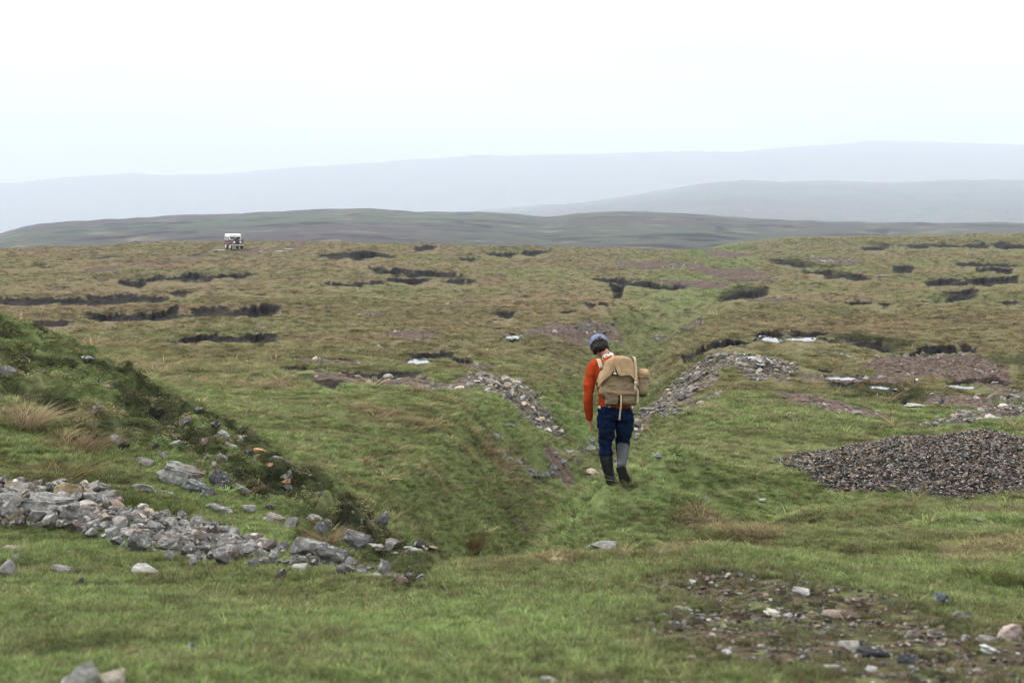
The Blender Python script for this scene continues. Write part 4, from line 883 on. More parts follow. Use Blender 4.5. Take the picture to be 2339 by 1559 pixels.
def remeshed(name, bm, voxel, mat, parent, smooth_iter=4, wrinkle=0, wscale=12, seed=0, post=None):
    bmesh.ops.recalc_face_normals(bm, faces=bm.faces)
    me_ = bpy.data.meshes.new(name + '_raw'); bm.to_mesh(me_); bm.free()
    tmp = bpy.data.objects.new(name + '_raw', me_); COL.objects.link(tmp)
    md = tmp.modifiers.new('r', 'REMESH'); md.mode = 'VOXEL'; md.voxel_size = voxel; md.use_smooth_shade = True
    ms = tmp.modifiers.new('s', 'SMOOTH'); ms.iterations = smooth_iter; ms.factor = 0.5
    dg = bpy.context.evaluated_depsgraph_get(); ev_ = tmp.evaluated_get(dg)
    me2 = bpy.data.meshes.new_from_object(ev_); me2.name = name
    bpy.data.objects.remove(tmp); bpy.data.meshes.remove(me_)
    if wrinkle or post:
        off = Vector((seed * 5.1, seed, 0)); nrm = [v.normal.copy() for v in me2.vertices]
        for v, n_ in zip(me2.vertices, nrm):
            p = v.co
            if wrinkle:
                q = Vector((p.x * wscale, p.y * wscale, p.z * wscale * 1.7)) + off
                v.co = p + n_ * (mnoise.noise(q) * wrinkle + (0.5 - abs(mnoise.noise(q * 1.9))) * wrinkle * 0.6)
            if post: v.co = post(v.co)
    return link_mesh(name, me2, mat, parent, smooth=True)
def ball(bm, c_, r_, sc=(1, 1, 1), sub=3, rot=None):
    m_ = Matrix.Translation(c_) @ (rot or Matrix()) @ Matrix.Diagonal((*[r_ * s_ for s_ in sc], 1))
    bmesh.ops.create_icosphere(bm, subdivisions=sub, radius=1, matrix=m_)
def cloth_mat(name, c1, c2, scale=60, rough=0.95, bump=0.3, spec=0.1, c3=None):
    m, t, bs = mat_new(name)
    n_ = N(t, 'ShaderNodeTexNoise'); n_.inputs['Scale'].default_value = scale; n_.inputs['Detail'].default_value = 4
    b_ = N(t, 'ShaderNodeTexNoise'); b_.inputs['Scale'].default_value = 9; b_.inputs['Detail'].default_value = 4
    tcx = N(t, 'ShaderNodeTexCoord'); t.links.new(tcx.outputs['Object'], n_.inputs['Vector']); t.links.new(tcx.outputs['Object'], b_.inputs['Vector'])
    rp = N(t, 'ShaderNodeValToRGB'); rp.color_ramp.elements[0].position = 0.35; rp.color_ramp.elements[0].color = (*c1, 1); rp.color_ramp.elements[1].position = 0.68; rp.color_ramp.elements[1].color = (*c2, 1)
    ad = N(t, 'ShaderNodeMath', operation='ADD'); ml = N(t, 'ShaderNodeMath', operation='MULTIPLY'); ml.inputs[1].default_value = 0.5
    t.links.new(n_.outputs[0], ad.inputs[0]); t.links.new(b_.outputs[0], ad.inputs[1]); t.links.new(ad.outputs[0], ml.inputs[0]); t.links.new(ml.outputs[0], rp.inputs[0])
    t.links.new(rp.outputs[0], bs.inputs['Base Color']); bs.inputs['Roughness'].default_value = rough; bs.inputs['Specular IOR Level'].default_value = spec
    bb = N(t, 'ShaderNodeBump'); bb.inputs['Strength'].default_value = bump; bb.inputs['Distance'].default_value = 0.01; t.links.new(n_.outputs[0], bb.inputs['Height']); t.links.new(bb.outputs[0], bs.inputs['Normal'])
    return m
def plain(name, col, rough=0.6, metal=0.0, spec=0.4):
    m, t, bs = mat_new(name); bs.inputs['Roughness'].default_value = rough; bs.inputs['Metallic'].default_value = metal; bs.inputs['Specular IOR Level'].default_value = spec
    n_ = N(t, 'ShaderNodeTexNoise'); n_.inputs['Scale'].default_value = 4; n_.inputs['Detail'].default_value = 5
    rp = N(t, 'ShaderNodeValToRGB'); rp.color_ramp.elements[0].color = (*[v * 0.75 for v in col], 1); rp.color_ramp.elements[1].color = (*[min(1, v * 1.2) for v in col], 1)
    tcx = N(t, 'ShaderNodeTexCoord'); t.links.new(tcx.outputs['Object'], n_.inputs['Vector']); t.links.new(n_.outputs[0], rp.inputs[0]); t.links.new(rp.outputs[0], bs.inputs['Base Color'])
    return m

# ------------------------------------------------------------------ the walking person
PSC = (foot.y / 16.0)
person = empty('person', (float(pix_dir(1398, 1106)[0]) * foot.y, foot.y, max(ground_z(foot.x + a_, foot.y + b_) for a_ in (-.05, 0.05, .12) for b_ in (-.25, -.12, 0, .15)) - 0.045)); person.scale = (PSC,) * 3
tag(person, 'person in an orange jumper and wellington boots walking away, head bent', 'person')
skin = cloth_mat('skin', (0.30, 0.14, 0.09), (0.42, 0.21, 0.14), 30, 0.6, 0.05, 0.3)
wool = cloth_mat('orange_wool', (0.25, 0.034, 0.010), (0.38, 0.052, 0.014), 150, 1.0, 0.8, 0.02)
denim = cloth_mat('denim', (0.002, 0.0045, 0.016), (0.006, 0.014, 0.044), 25, 0.95, 0.1, 0.05)
rubber = plain('boot_rubber', (0.007, 0.008, 0.009), 0.55, 0, 0.2); rubber2 = plain('lit_boot_rubber', (0.045, 0.054, 0.056), 0.6, 0, 0.2); sole_m = plain('boot_sole', (0.008, 0.008, 0.009), 0.8)  # paler second rubber: light on the raised boot's leg put into its colour
hat_m = cloth_mat('blue_grey_wool', (0.12, 0.14, 0.22), (0.22, 0.245, 0.36), 120, 1.0, 0.8, 0.02); hair_m = cloth_mat('dark_hair', (0.008, 0.006, 0.006), (0.02, 0.014, 0.012), 90, 0.7, 0.6, 0.2)
canvas = cloth_mat('khaki_canvas', (0.145, 0.108, 0.064), (0.215, 0.163, 0.10), 45, 0.95, 0.35, 0.05); canvas_l = cloth_mat('pale_canvas', (0.25, 0.175, 0.10), (0.345, 0.245, 0.145), 18, 0.95, 0.12, 0.05); canvas_d = cloth_mat('dark_canvas', (0.10, 0.078, 0.05), (0.15, 0.115, 0.072), 45, 0.95, 0.35, 0.05)
web = cloth_mat('webbing', (0.28, 0.22, 0.14), (0.38, 0.31, 0.21), 80, 0.9, 0.3, 0.05); metal = plain('buckle_metal', (0.5, 0.48, 0.42), 0.35, 0.8)
# checked shirt
shirt, t, bs = mat_new('checked_shirt'); ck = N(t, 'ShaderNodeTexVoronoi'); ck.inputs['Scale'].default_value = 34; tcx = N(t, 'ShaderNodeTexCoord'); t.links.new(tcx.outputs['Object'], ck.inputs['Vector'])
rp = N(t, 'ShaderNodeValToRGB'); rp.color_ramp.interpolation = 'CONSTANT'; rp.color_ramp.elements[0].color = (0.5, 0.46, 0.38, 1); e_ = rp.color_ramp.elements.new(0.45); e_.color = (0.05, 0.055, 0.09, 1); e_ = rp.color_ramp.elements.new(0.62); e_.color = (0.6, 0.56, 0.5, 1); rp.color_ramp.elements[1].position = 0.45
sc_ = N(t, 'ShaderNodeSeparateColor'); t.links.new(ck.outputs['Color'], sc_.inputs[0]); t.links.new(sc_.outputs[0], rp.inputs[0]); t.links.new(rp.outputs[0], bs.inputs['Base Color']); bs.inputs['Roughness'].default_value = 0.95

HEADC = Vector((-0.135, 0.27, 1.555)); HROT = Matrix.Rotation(R(-14), 4, 'Y') @ Matrix.Rotation(R(-42), 4, 'X')   # bent forward and to the left
def hp(x, y, z): return HEADC + (HROT @ Vector((x, y, z)))
bm = bmesh.new()
# trunk, neck
loft(bm, [(0.035,0.0,0.76,.145,.105),(0.035,0.0,0.86,.16,.115),(0.03,0.02,0.98,.14,.10),(0.015,0.06,1.12,.15,.11),(-0.005,0.10,1.28,.17,.115),(-0.015,0.135,1.38,.14,.09),(-0.03,0.165,1.43,.075,.065)], 24)
loft(bm, [(-0.03,0.155,1.38,.06,.06),(-0.06,0.19,1.45,.053,.055),(-0.10,0.235,1.52,.055,.06)], 18)
# head: cranium, face, jaw, nose, ears
ball(bm, hp(0, -0.01, 0.03), 1, (0.076, 0.096, 0.09), 4, HROT); ball(bm, hp(0, 0.035, -0.035), 1, (0.062, 0.066, 0.085), 4, HROT); ball(bm, hp(0, 0.055, -0.085), 1, (0.040, 0.040, 0.032), 3, HROT)
loft(bm, [(*hp(0, 0.09, 0.015), .008, .008), (*hp(0, 0.108, -0.02), .013, .012), (*hp(0, 0.095, -0.032), .010, .008)], 10)
for s_ in (-1, 1):
    ball(bm, hp(0.078 * s_, 0.0, -0.005), 1, (0.010, 0.020, 0.032), 2, HROT); ball(bm, hp(0.03 * s_, 0.083, 0.012), 1, (0.014, 0.010, 0.010), 2, HROT)
loft(bm, [(*hp(-0.024, 0.090, -0.058), .006, .006), (*hp(0, 0.097, -0.058), .009, .008), (*hp(0.024, 0.090, -0.058), .006, .006)], 8, side=(0, 0, 1))
# legs under the clothes
loft(bm, [(-0.055,0,0.80,.085,.09),(-0.06,0.02,0.6,.07,.075),(-0.065,0.045,0.44,.052,.055),(-0.058,0.025,0.3,.040,.044),(-0.03,0.0,0.12,.030,.033),(-0.02,0.01,0.05,.03,.04)], 16)
loft(bm, [(0.12,0,0.80,.085,.09),(0.125,0.06,0.62,.07,.075),(0.125,0.115,0.45,.052,.055),(0.11,-0.03,0.35,.048,.052),(0.09,-0.17,0.24,.035,.04),(0.09,-0.22,0.20,.035,.04)], 16)
# arms
loft(bm, [(-0.17,0.11,1.35,.055,.06),(-0.235,0.10,1.30,.052,.055),(-0.262,0.06,1.15,.045,.048),(-0.268,0.045,1.0,.038,.04),(-0.262,0.09,0.86,.034,.036),(-0.25,0.145,0.735,.024,.029),(-0.247,0.165,0.695,.024,.034)], 16)
loft(bm, [(0.14,0.12,1.36,.055,.06),(0.215,0.12,1.31,.052,.055),(0.25,0.12,1.17,.045,.048),(0.255,0.15,1.04,.04,.04),(0.20,0.29,1.0,.034,.036),(0.12,0.38,1.02,.024,.029),(0.09,0.41,1.03,.024,.034)], 16)
# left hand hanging, slightly curled; palm edge toward the viewer
hb_ = Vector((-0.247, 0.17, 0.69))
loft(bm, [(-0.247,0.165,0.70,.018,.032),(-0.243,0.175,0.66,.017,.042),(-0.236,0.182,0.62,.015,.043),(-0.232,0.184,0.602,.013,.040)], 14)
for k, (dy, ln, cu) in enumerate(((-0.030, 0.068, 0.032), (-0.010, 0.082, 0.040), (0.011, 0.078, 0.040), (0.031, 0.062, 0.034))):
    y0 = 0.184 + dy
    loft(bm, [(-0.234, y0, 0.615, .0085, .0095), (-0.226, y0 * 1.0, 0.605 - ln * 0.30, .0085, .0090), (-0.226 + cu * 0.45, y0, 0.605 - ln * 0.72, .0078, .0082), (-0.226 + cu * 1.1, y0 + 0.002, 0.605 - ln * 0.95, .0068, .0070)], 10, sub=3)
loft(bm, [(-0.235,0.205,0.675,.011,.012),(-0.215,0.225,0.648,.0105,.011),(-0.200,0.232,0.622,.0095,.0098),(-0.192,0.230,0.603,.008,.008)], 10, sub=3)
# right hand in front of the body
loft(bm, [(0.10,0.40,1.03,.018,.032),(0.06,0.43,1.035,.017,.042),(0.03,0.445,1.03,.014,.040)], 14)
for k in range(4):
    z0 = 1.005 + 0.019 * k; ln = (0.06, 0.076, 0.08, 0.068)[k]
    loft(bm, [(0.035, 0.445, z0, .009, .009), (0.035 - ln * .4, 0.455, z0, .0085, .0085), (0.035 - ln * .75, 0.44, z0, .0078, .0078), (0.035 - ln * .9, 0.42, z0, .0068, .0068)], 8, side=(0, 0, 1), sub=3)
loft(bm, [(0.08,0.41,1.06,.011,.011),(0.055,0.405,1.085,.0105,.0105),(0.03,0.41,1.095,.009,.009)], 8, side=(0, 1, 0), sub=3)
remeshed('body', bm, 0.006, skin, person, 2)
# jumper
bm = bmesh.new()
loft(bm, [(0.035,0.0,0.895,.205,.135),(0.036,0.0,0.93,.205,.137),(0.03,0.02,1.03,.19,.132),(0.015,0.06,1.16,.195,.14),(-0.005,0.10,1.29,.205,.135),(-0.012,0.13,1.375,.165,.105),(-0.03,0.155,1.425,.085,.078)], 28)
loft(bm, [(-0.12,0.12,1.355,.07,.08),(-0.21,0.105,1.325,.072,.078),(-0.258,0.075,1.20,.063,.066),(-0.272,0.05,1.03,.058,.060),(-0.270,0.08,0.88,.053,.055),(-0.255,0.13,0.76,.043,.047),(-0.252,0.15,0.725,.038,.042)], 20)
loft(bm, [(0.10,0.12,1.365,.07,.08),(0.195,0.12,1.33,.070,.078),(0.245,0.12,1.19,.062,.066),(0.255,0.15,1.05,.058,.058),(0.205,0.28,1.0,.052,.052),(0.135,0.37,1.02,.040,.044)], 20)
remeshed('jumper', bm, 0.010, wool, person, 3, 0.011, 7, 1)
bm = bmesh.new(); loft(bm, [(0.035,0.0,0.868,.198,.128),(0.035,0.0,0.90,.200,.130),(0.035,0.0,0.93,.19,.125)], 28, sub=3)
remeshed('shirt_tail', bm, 0.009, shirt, person, 1, 0.012, 16, 3)
bm = bmesh.new(); loft(bm, [(-0.032,0.155,1.405,.082,.074),(-0.040,0.165,1.435,.073,.068),(-0.05,0.18,1.462,.066,.066)], 22, sub=3)
remeshed('shirt_collar', bm, 0.007, shirt, person, 1)
# trousers
bm = bmesh.new()
loft(bm, [(0.035,0.0,0.74,.175,.125),(0.035,0.0,0.82,.200,.140),(0.035,0.0,0.905,.188,.128)], 26)
loft(bm, [(-0.062,0.0,0.80,.105,.13),(-0.068,0.01,0.66,.098,.115),(-0.068,0.035,0.54,.088,.095),(-0.068,0.05,0.44,.076,.082),(-0.070,0.04,0.36,.072,.078),(-0.068,0.03,0.29,.058,.064)], 22)
loft(bm, [(0.135,0.0,0.80,.103,.13),(0.137,0.035,0.66,.094,.112),(0.135,0.08,0.55,.084,.092),(0.128,0.11,0.46,.076,.08),(0.122,0.07,0.405,.072,.078),(0.118,0.02,0.375,.066,.072)], 22)
remeshed('trousers', bm, 0.010, denim, person, 3, 0.024, 9, 5)
# boots
bm = bmesh.new()
loft(bm, [(-0.074,0.038,0.345,.076,.084),(-0.070,0.033,0.315,.073,.080),(-0.060,0.025,0.26,.073,.080),(-0.043,0.01,0.17,.063,.068),(-0.028,0.0,0.10,.056,.064),(-0.02,0.0,0.05,.056,.072),(-0.02,0.0,0.012,.054,.072)], 20)
loft(bm, [(-0.02,-0.05,0.04,.050,.040),(-0.018,0.05,0.05,.055,.050),(-0.008,0.13,0.044,.06,.044),(0.002,0.20,0.034,.052,.032),(0.005,0.235,0.026,.02,.014)], 18)
bt = remeshed('boot', bm, 0.008, rubber, person, 3, 0.005, 14, 7); bt['label'] = 'black boot planted on the grass'
bm = bmesh.new(); loft(bm, [(-0.02,-0.065,0.012,.030,.012),(-0.02,-0.03,0.012,.045,.012),(-0.016,0.06,0.012,.046,.012),(-0.006,0.14,0.012,.053,.012),(0.003,0.21,0.012,.042,.012),(0.006,0.245,0.012,.018,.010)], 16, sub=3, power=3)
bm_obj('sole', bm, sole_m, bt, True)
bm = bmesh.new()
A0 = Vector((0.082, -0.250, 0.225)); TOE = Vector((0.148, -0.165, 0.030)); ax = (TOE - A0).normalized()
loft(bm, [(0.132,0.085,0.425,.071,.080),(0.122,0.02,0.385,.068,.076),(0.110,-0.07,0.325,.062,.068),(0.098,-0.16,0.265,.050,.056),(0.090,-0.205,0.225,.046,.052)], 20)
up_ = Vector((-0.12, 0.86, 0.5)).normalized(); up_ = (up_ - ax * up_.dot(ax)).normalized()
fp = lambda t_, o_, w_, h_: (*(A0 + ax * t_ + up_ * o_), w_, h_)
loft(bm, [fp(-0.045, 0.05, .028, .026), fp(0.0, 0.055, .040, .040), fp(0.06, 0.055, .038, .040), fp(0.13, 0.045, .044, .034), fp(0.19, 0.034, .040, .024), fp(0.225, 0.022, .02, .012)], 18)
br_ = remeshed('boot', bm, 0.008, rubber2, person, 3, 0.005, 14, 8); br_['label'] = 'raised boot with its leg coloured lighter as if lit, sole showing'
bm = bmesh.new()
loft(bm, [fp(-0.045, -0.01, .036, .012), fp(-0.02, -0.01, .055, .016), fp(0.03, -0.01, .055, .016), fp(0.07, -0.012, .053, .014), fp(0.13, -0.01, .066, .016), fp(0.19, -0.01, .056, .015), fp(0.225, -0.01, .028, .011)], 16, sub=3, power=3)
bm_obj('sole', bm, sole_m, br_, True)
# hair and cap
bm = bmesh.new()
ball(bm, hp(0, -0.022, 0.012), 1, (0.090, 0.102, 0.092), 4, HROT); ball(bm, hp(0, -0.060, -0.055), 1, (0.078, 0.055, 0.060), 3, HROT)
for s_ in (-1, 1): ball(bm, hp(0.072 * s_, -0.005, -0.035), 1, (0.026, 0.050, 0.058), 3, HROT)
remeshed('hair', bm, 0.007, hair_m, person, 2, 0.012, 30, 9)
bm = bmesh.new(); ball(bm, hp(0, 0.0, 0.052), 1, (0.104, 0.118, 0.090), 4, HROT)
bmesh.ops.bisect_plane(bm, geom=bm.verts[:] + bm.edges[:] + bm.faces[:], plane_co=hp(0, 0, 0.022), plane_no=(HROT @ Vector((0, 0, -1))).normalized(), clear_outer=True)
bmesh.ops.holes_fill(bm, edges=bm.edges[:])
for k in range(40):
    an = 2 * pi * k / 40; ball(bm, hp(0.100 * cos(an), 0.113 * sin(an), 0.022), 0.015, (1, 1, 1.25), 1, HROT)
remeshed('knitted_cap', bm, 0.007, hat_m, person, 2, 0.004, 30, 11)

# ------------------------------------------------------------------ the rucksack on the person's back
ruck = empty('rucksack'); ruck.location = person.location; ruck.scale = person.scale
tag(ruck, 'old khaki canvas rucksack with pockets and webbing straps on the walking person', 'rucksack')
LEAN = Matrix.Rotation(R(4), 4, 'Y') @ Matrix.Rotation(R(-13), 4, 'X')
def sack_pt(x, y, z): return Vector((0.05, -0.125, 0.92)) + (LEAN @ Vector((x, y, z)))
def box_soft(bm, c_, hx, hy, hz, power=4.0, sub=3, top=0.8, bot=0.9):
    rows = []
    for s_, k in ((-1, 0.55 * bot), (-0.93, bot), (-0.5, 1), (0.1, 1), (0.65, (1 + top) / 2), (0.93, top), (1, 0.5 * top)):
        rows.append((*sack_pt(c_[0], c_[1], c_[2] + hz * s_), hx * k, hy * k))
    loft(bm, rows, 32, sub=sub, power=power)
bm = bmesh.new(); box_soft(bm, (-0.005, 0, 0.31), 0.212, 0.115, 0.215, 3.0, top=0.72, bot=0.95)
remeshed('main_sack', bm, 0.010, canvas, ruck, 3, 0.032, 8, 21)
bm = bmesh.new(); box_soft(bm, (0.265, 0.02, 0.255), 0.062, 0.085, 0.125, 3.2, top=0.85)
sp = remeshed('side_pocket', bm, 0.009, canvas, ruck, 3, 0.014, 10, 22)
bm = bmesh.new(); box_soft(bm, (0.262, 0.01, 0.375), 0.076, 0.100, 0.055, 2.4, top=0.55)
remeshed('pocket_flap', bm, 0.008, canvas_l, sp, 2, 0.012, 12, 23)
for cx_, lb in ((-0.075, 0.078), (0.105, 0.095)):
    bm = bmesh.new(); box_soft(bm, (cx_, -0.045, 0.075), lb, 0.075, 0.068 if cx_ > 0 else 0.085, 3.2, top=0.9)
    fpk = remeshed('front_pocket', bm, 0.009, canvas_d, ruck, 2, 0.012, 12, 24 + cx_ * 10)
    bm = bmesh.new(); box_soft(bm, (cx_, -0.055, 0.132), lb * 1.04, 0.080, 0.020, 3.2, top=0.9)
    remeshed('pocket_flap', bm, 0.008, canvas, fpk, 2, 0.008, 14, 31 + cx_)
# top flap: thick cloth draped over the sack, its hem dropping in two lobes
def flap_surface(u, v):      # u across -1..1, v from front edge over the top and down the back 0..1
    hemdrop = 0.175 + 0.035 * max(0, -u - 0.35) ** 0.5 - 0.075 * math.exp(-((u + 0.28) / 0.13) ** 2) + 0.015 * cos(u * 6) - 0.05 * max(0, u - .6) - 0.05 * max(0, -u - .8)
    x = u * (0.205 + 0.012 * v + (0.022 if u < -0.7 and v > .6 else 0)); a_ = v * 1.0
    if a_ < 0.35: y = 0.11 - (a_ / 0.35) * 0.19; z = 0.545 - 0.02 * abs(u) ** 2
    elif a_ < 0.5: s_ = (a_ - 0.35) / 0.15; y = -0.08 - 0.055 * sin(s_ * pi / 2); z = 0.545 - 0.045 * (1 - cos(s_ * pi / 2)) - 0.02 * u * u
    else: s_ = (a_ - 0.5) / 0.5; y = -0.135 - 0.004 * sin(s_ * 3); z = 0.50 - hemdrop * s_ - 0.02 * u * u
    edge = abs(u) ** 3; y += 0.080 * edge * (1 if a_ > 0.3 else 0.2); z -= 0.105 * edge; x *= 1 - 0.10 * (1 - min(1, max(0, a_ - 0.4) / 0.4))
    return sack_pt(x - 0.005, y, z)
bm = bmesh.new(); gu, gv = 40, 40; G = [[None] * (gv + 1) for _ in range(gu + 1)]
for a_ in range(gu + 1):
    for b_ in range(gv + 1):
        p = flap_surface(-1 + 2 * a_ / gu, b_ / gv); n_ = mnoise.noise(Vector((p.x * 9, p.y * 5, p.z * 6))) * 0.024 + (0.5 - abs(mnoise.noise(Vector((p.x * 11 + 4, 0, p.z * 4))))) * 0.022
        G[a_][b_] = bm.verts.new(p + Vector((0, -abs(n_) - 0.026, abs(n_) * 0.6 + 0.008)))
G2 = [[bm.verts.new(v.co + Vector((0, 0.010, -0.006))) for v in rw] for rw in G]
for a_ in range(gu):
    for b_ in range(gv):
        bm.faces.new((G[a_][b_], G[a_ + 1][b_], G[a_ + 1][b_ + 1], G[a_][b_ + 1])); bm.faces.new((G2[a_][b_ + 1], G2[a_ + 1][b_ + 1], G2[a_ + 1][b_], G2[a_][b_]))
for a_ in range(gu):
    for b_ in (0, gv): bm.faces.new((G[a_][b_], G2[a_][b_], G2[a_ + 1][b_], G[a_ + 1][b_]))
for b_ in range(gv):
    for a_ in (0, gu): bm.faces.new((G[a_][b_], G[a_][b_ + 1], G2[a_][b_ + 1], G2[a_][b_]))
bm_obj('top_flap', bm, canvas_l, ruck, True)
def strap(name, pts, wd, th, mat, parent, side=(1, 0, 0)):
    bm = bmesh.new(); loft(bm, [(*p, wd, th) for p in pts], 12, side=side, sub=4, power=4); return bm_obj(name, bm, mat, parent, True)
s_l = strap('closing_strap', [sack_pt(-0.10,-0.03,0.56), sack_pt(-0.095,-0.13,0.53), sack_pt(-0.085,-0.155,0.44), sack_pt(-0.065,-0.155,0.34)], .011, .004, web, ruck)
s_r = strap('closing_strap', [sack_pt(0.135,-0.03,0.56), sack_pt(0.15,-0.12,0.53), sack_pt(0.165,-0.145,0.42), sack_pt(0.172,-0.15,0.28), sack_pt(0.17,-0.145,0.16)], .013, .004, web, ruck)
for st, q in ((s_l, (-0.065, -0.16, 0.335)), (s_r, (0.172, -0.158, 0.25))):
    bm = bmesh.new(); loft(bm, [(*sack_pt(q[0] - .016, q[1], q[2]), .010, .004), (*sack_pt(q[0] + .016, q[1], q[2]), .010, .004)], 8, side=(0, 0, 1), sub=1); bm_obj('buckle', bm, metal, st)
strap('hanging_strap', [sack_pt(-0.205,-0.05,0.37), sack_pt(-0.225,-0.06,0.33), sack_pt(-0.24,-0.06,0.27), sack_pt(-0.25,-0.06,0.235)], .012, .004, web, ruck)
strap('hanging_strap', [sack_pt(0.185,-0.13,0.20), sack_pt(0.205,-0.13,0.15), sack_pt(0.21,-0.12,0.08), sack_pt(0.208,-0.12,0.03)], .011, .004, web, ruck)
strap('waist_strap', [sack_pt(0.02,-0.125,0.10), sack_pt(0.025,-0.13,0.0), sack_pt(0.022,-0.10,-0.10), sack_pt(0.02,-0.09,-0.17)], .010, .003, web, ruck)
strap('shoulder_strap', [(-0.13,-0.03,1.33),(-0.155,0.06,1.415),(-0.16,0.14,1.40),(-0.155,0.235,1.27),(-0.14,0.22,1.12),(-0.15,0.05,1.0)], .024, .006, web, ruck)
strap('shoulder_strap', [(0.11,-0.03,1.36),(0.115,0.06,1.432),(0.12,0.14,1.42),(0.125,0.245,1.28),(0.13,0.22,1.12),(0.18,0.05,1.0)], .024, .006, web, ruck)

# ------------------------------------------------------------------ the four wheel drive on the skyline
car_p = ground_at(530, 573.5, 120)
car = empty('off_road_vehicle', car_p, R(25)); car.scale = (car_p.y / 182.0,) * 3; car.location = car_p + Vector((0, 1.0, 0.02))
tag(car, 'maroon off road vehicle with white roof parked on the moor skyline', 'car')
maroon = plain('maroon_paint', (0.075, 0.022, 0.028), 0.45); white = plain('white_paint', (0.78, 0.78, 0.75), 0.4); blackp = plain('black_parts', (0.015, 0.016, 0.018), 0.5); glass = plain('window_glass', (0.012, 0.025, 0.028), 0.08, 0, 0.6)
tyre = plain('tyre_rubber', (0.014, 0.014, 0.014), 0.85); steel = plain('galvanised_steel', (0.42, 0.42, 0.42), 0.5, 0.3); lamp = plain('lamp_glass', (0.85, 0.85, 0.8), 0.1, 0, 0.8)
def cbox(bm, lo, hi, bev=0.02, taper=None):
    g_ = bmesh.ops.create_cube(bm, size=1); vs = g_['verts']
    for v in vs:
        z01 = v.co.z + 0.5; v.co = Vector([lo[k] + (v.co[k] + 0.5) * (hi[k] - lo[k]) for k in range(3)])
        if taper and z01 > 0.5:
            cx_, cy_ = (lo[0] + hi[0]) / 2, (lo[1] + hi[1]) / 2; v.co.x = cx_ + (v.co.x - cx_) * taper[0]; v.co.y = cy_ + (v.co.y - cy_) * taper[1]
    if bev: 
        es = set(e for v in vs for e in v.link_edges); bmesh.ops.bevel(bm, geom=list(es), offset=bev, segments=2, affect='EDGES', profile=0.6)
def part(name, boxes, mat, parent):
    bm = bmesh.new()
    for b_ in boxes: cbox(bm, *b_)
    return bm_obj(name, bm, mat, parent)
# x across, -y to the front; 1.68 wide, 3.6 long, 1.97 high
part('body', [((-.80, -0.55, .55), (.80, 1.80, 1.22), .04), ((-.48, -1.60, .60), (.48, -0.55, 1.16), .05), ((-.5, -1.4, .42), (.5, 1.7, .58), .02)], maroon, car)
for s_ in (-1, 1):
    part('wing', [((min(s_ * .49, s_ * .82), -1.62, .70), (max(s_ * .49, s_ * .82), -0.56, 1.08), .04)], maroon, car)
wf = part('windscreen_frame', [((-.76, -.60, 1.225), (.76, -.54, 1.30), .008), ((-.76, -.60, 1.58), (.76, -.54, 1.66), .008), ((-.76, -.598, 1.30), (-.69, -.542, 1.58), 0), ((.69, -.598, 1.30), (.76, -.542, 1.58), 0), ((-.035, -.598, 1.30), (.035, -.542, 1.58), 0)], white, car)
for s_ in (-1, 1): part('pane', [((min(s_ * .036, s_ * .689), -.575, 1.301), (max(s_ * .036, s_ * .689), -.565, 1.579), 0)], glass, wf)
cab = part('cabin_side', [((-.765, -.535, 1.225), (-.735, 1.78, 1.66), .005), ((.735, -.535, 1.225), (.765, 1.78, 1.66), .005), ((-.733, 1.75, 1.225), (.733, 1.78, 1.66), .005)], white, car)
for s_ in (-1, 1):
    for y0, y1 in ((-.42, .25), (.42, 1.60)): part('side_window', [((min(s_ * .764, s_ * .770), y0, 1.28), (max(s_ * .764, s_ * .770), y1, 1.60), 0)], glass, cab)
bm = bmesh.new(); cbox(bm, (-.80, -.66, 1.665), (.80, 1.84, 1.97), .10, (.90, .97)); bm_obj('roof', bm, white, car, False)
part('grille', [((-.30, -1.63, .66), (.30, -1.602, 1.08), .01)] + [((-.28 + .07 * k, -1.645, .70), (-.255 + .07 * k, -1.631, 1.04), 0) for k in range(9)], blackp, car)
part('bonnet', [((-.49, -1.62, 1.165), (.49, -.62, 1.20), .012), ], blackp, car)
bp_ = bmesh.new(); bmesh.ops.create_cone(bp_, cap_ends=True, segments=28, radius1=.33, radius2=.33, depth=.16, matrix=Matrix.Translation((0, -1.12, 1.285))); bm_obj('spare_wheel', bp_, tyre, car)
part('bumper', [((-.84, -1.80, .50), (.84, -1.72, .64), .01), ((-.35, -1.72, .52), (-.28, -1.6, .6), 0), ((.28, -1.72, .52), (.35, -1.6, .6), 0)], steel, car)
for s_ in (-1, 1):
    bm = bmesh.new(); bmesh.ops.create_cone(bm, cap_ends=True, segments=20, radius1=.10, radius2=.115, depth=.06, matrix=Matrix.Translation((s_ * .40, -1.655, .93)) @ Matrix.Rotation(pi / 2, 4, 'X')); bm_obj('headlight', bm, lamp, car, False)
    bm = bmesh.new(); bmesh.ops.create_cone(bm, cap_ends=True, segments=12, radius1=.04, radius2=.04, depth=.05, matrix=Matrix.Translation((s_ * .68, -1.645, .86)) @ Matrix.Rotation(pi / 2, 4, 'X')); bm_obj('side_light', bm, lamp, car, False)
    for y_ in (-1.12, 1.12):
        mw = Matrix.Translation((s_ * .70, y_, .385)) @ Matrix.Rotation(pi / 2, 4, 'Y')
        bm = bmesh.new(); bmesh.ops.create_cone(bm, cap_ends=True, segments=28, radius1=.385, radius2=.385, depth=.20, matrix=mw); bmesh.ops.bevel(bm, geom=[e for e in bm.edges if len(e.link_faces) == 2 and max(len(f.verts) for f in e.link_faces) > 4], offset=.04, segments=2, affect='EDGES')
        wh = bm_obj('wheel', bm, tyre, car)
        bm = bmesh.new(); bmesh.ops.create_cone(bm, cap_ends=True, segments=20, radius1=.20, radius2=.22, depth=.03, matrix=Matrix.Translation((s_ * .105, 0, 0)) @ mw); bm_obj('rim', bm, white, wh)
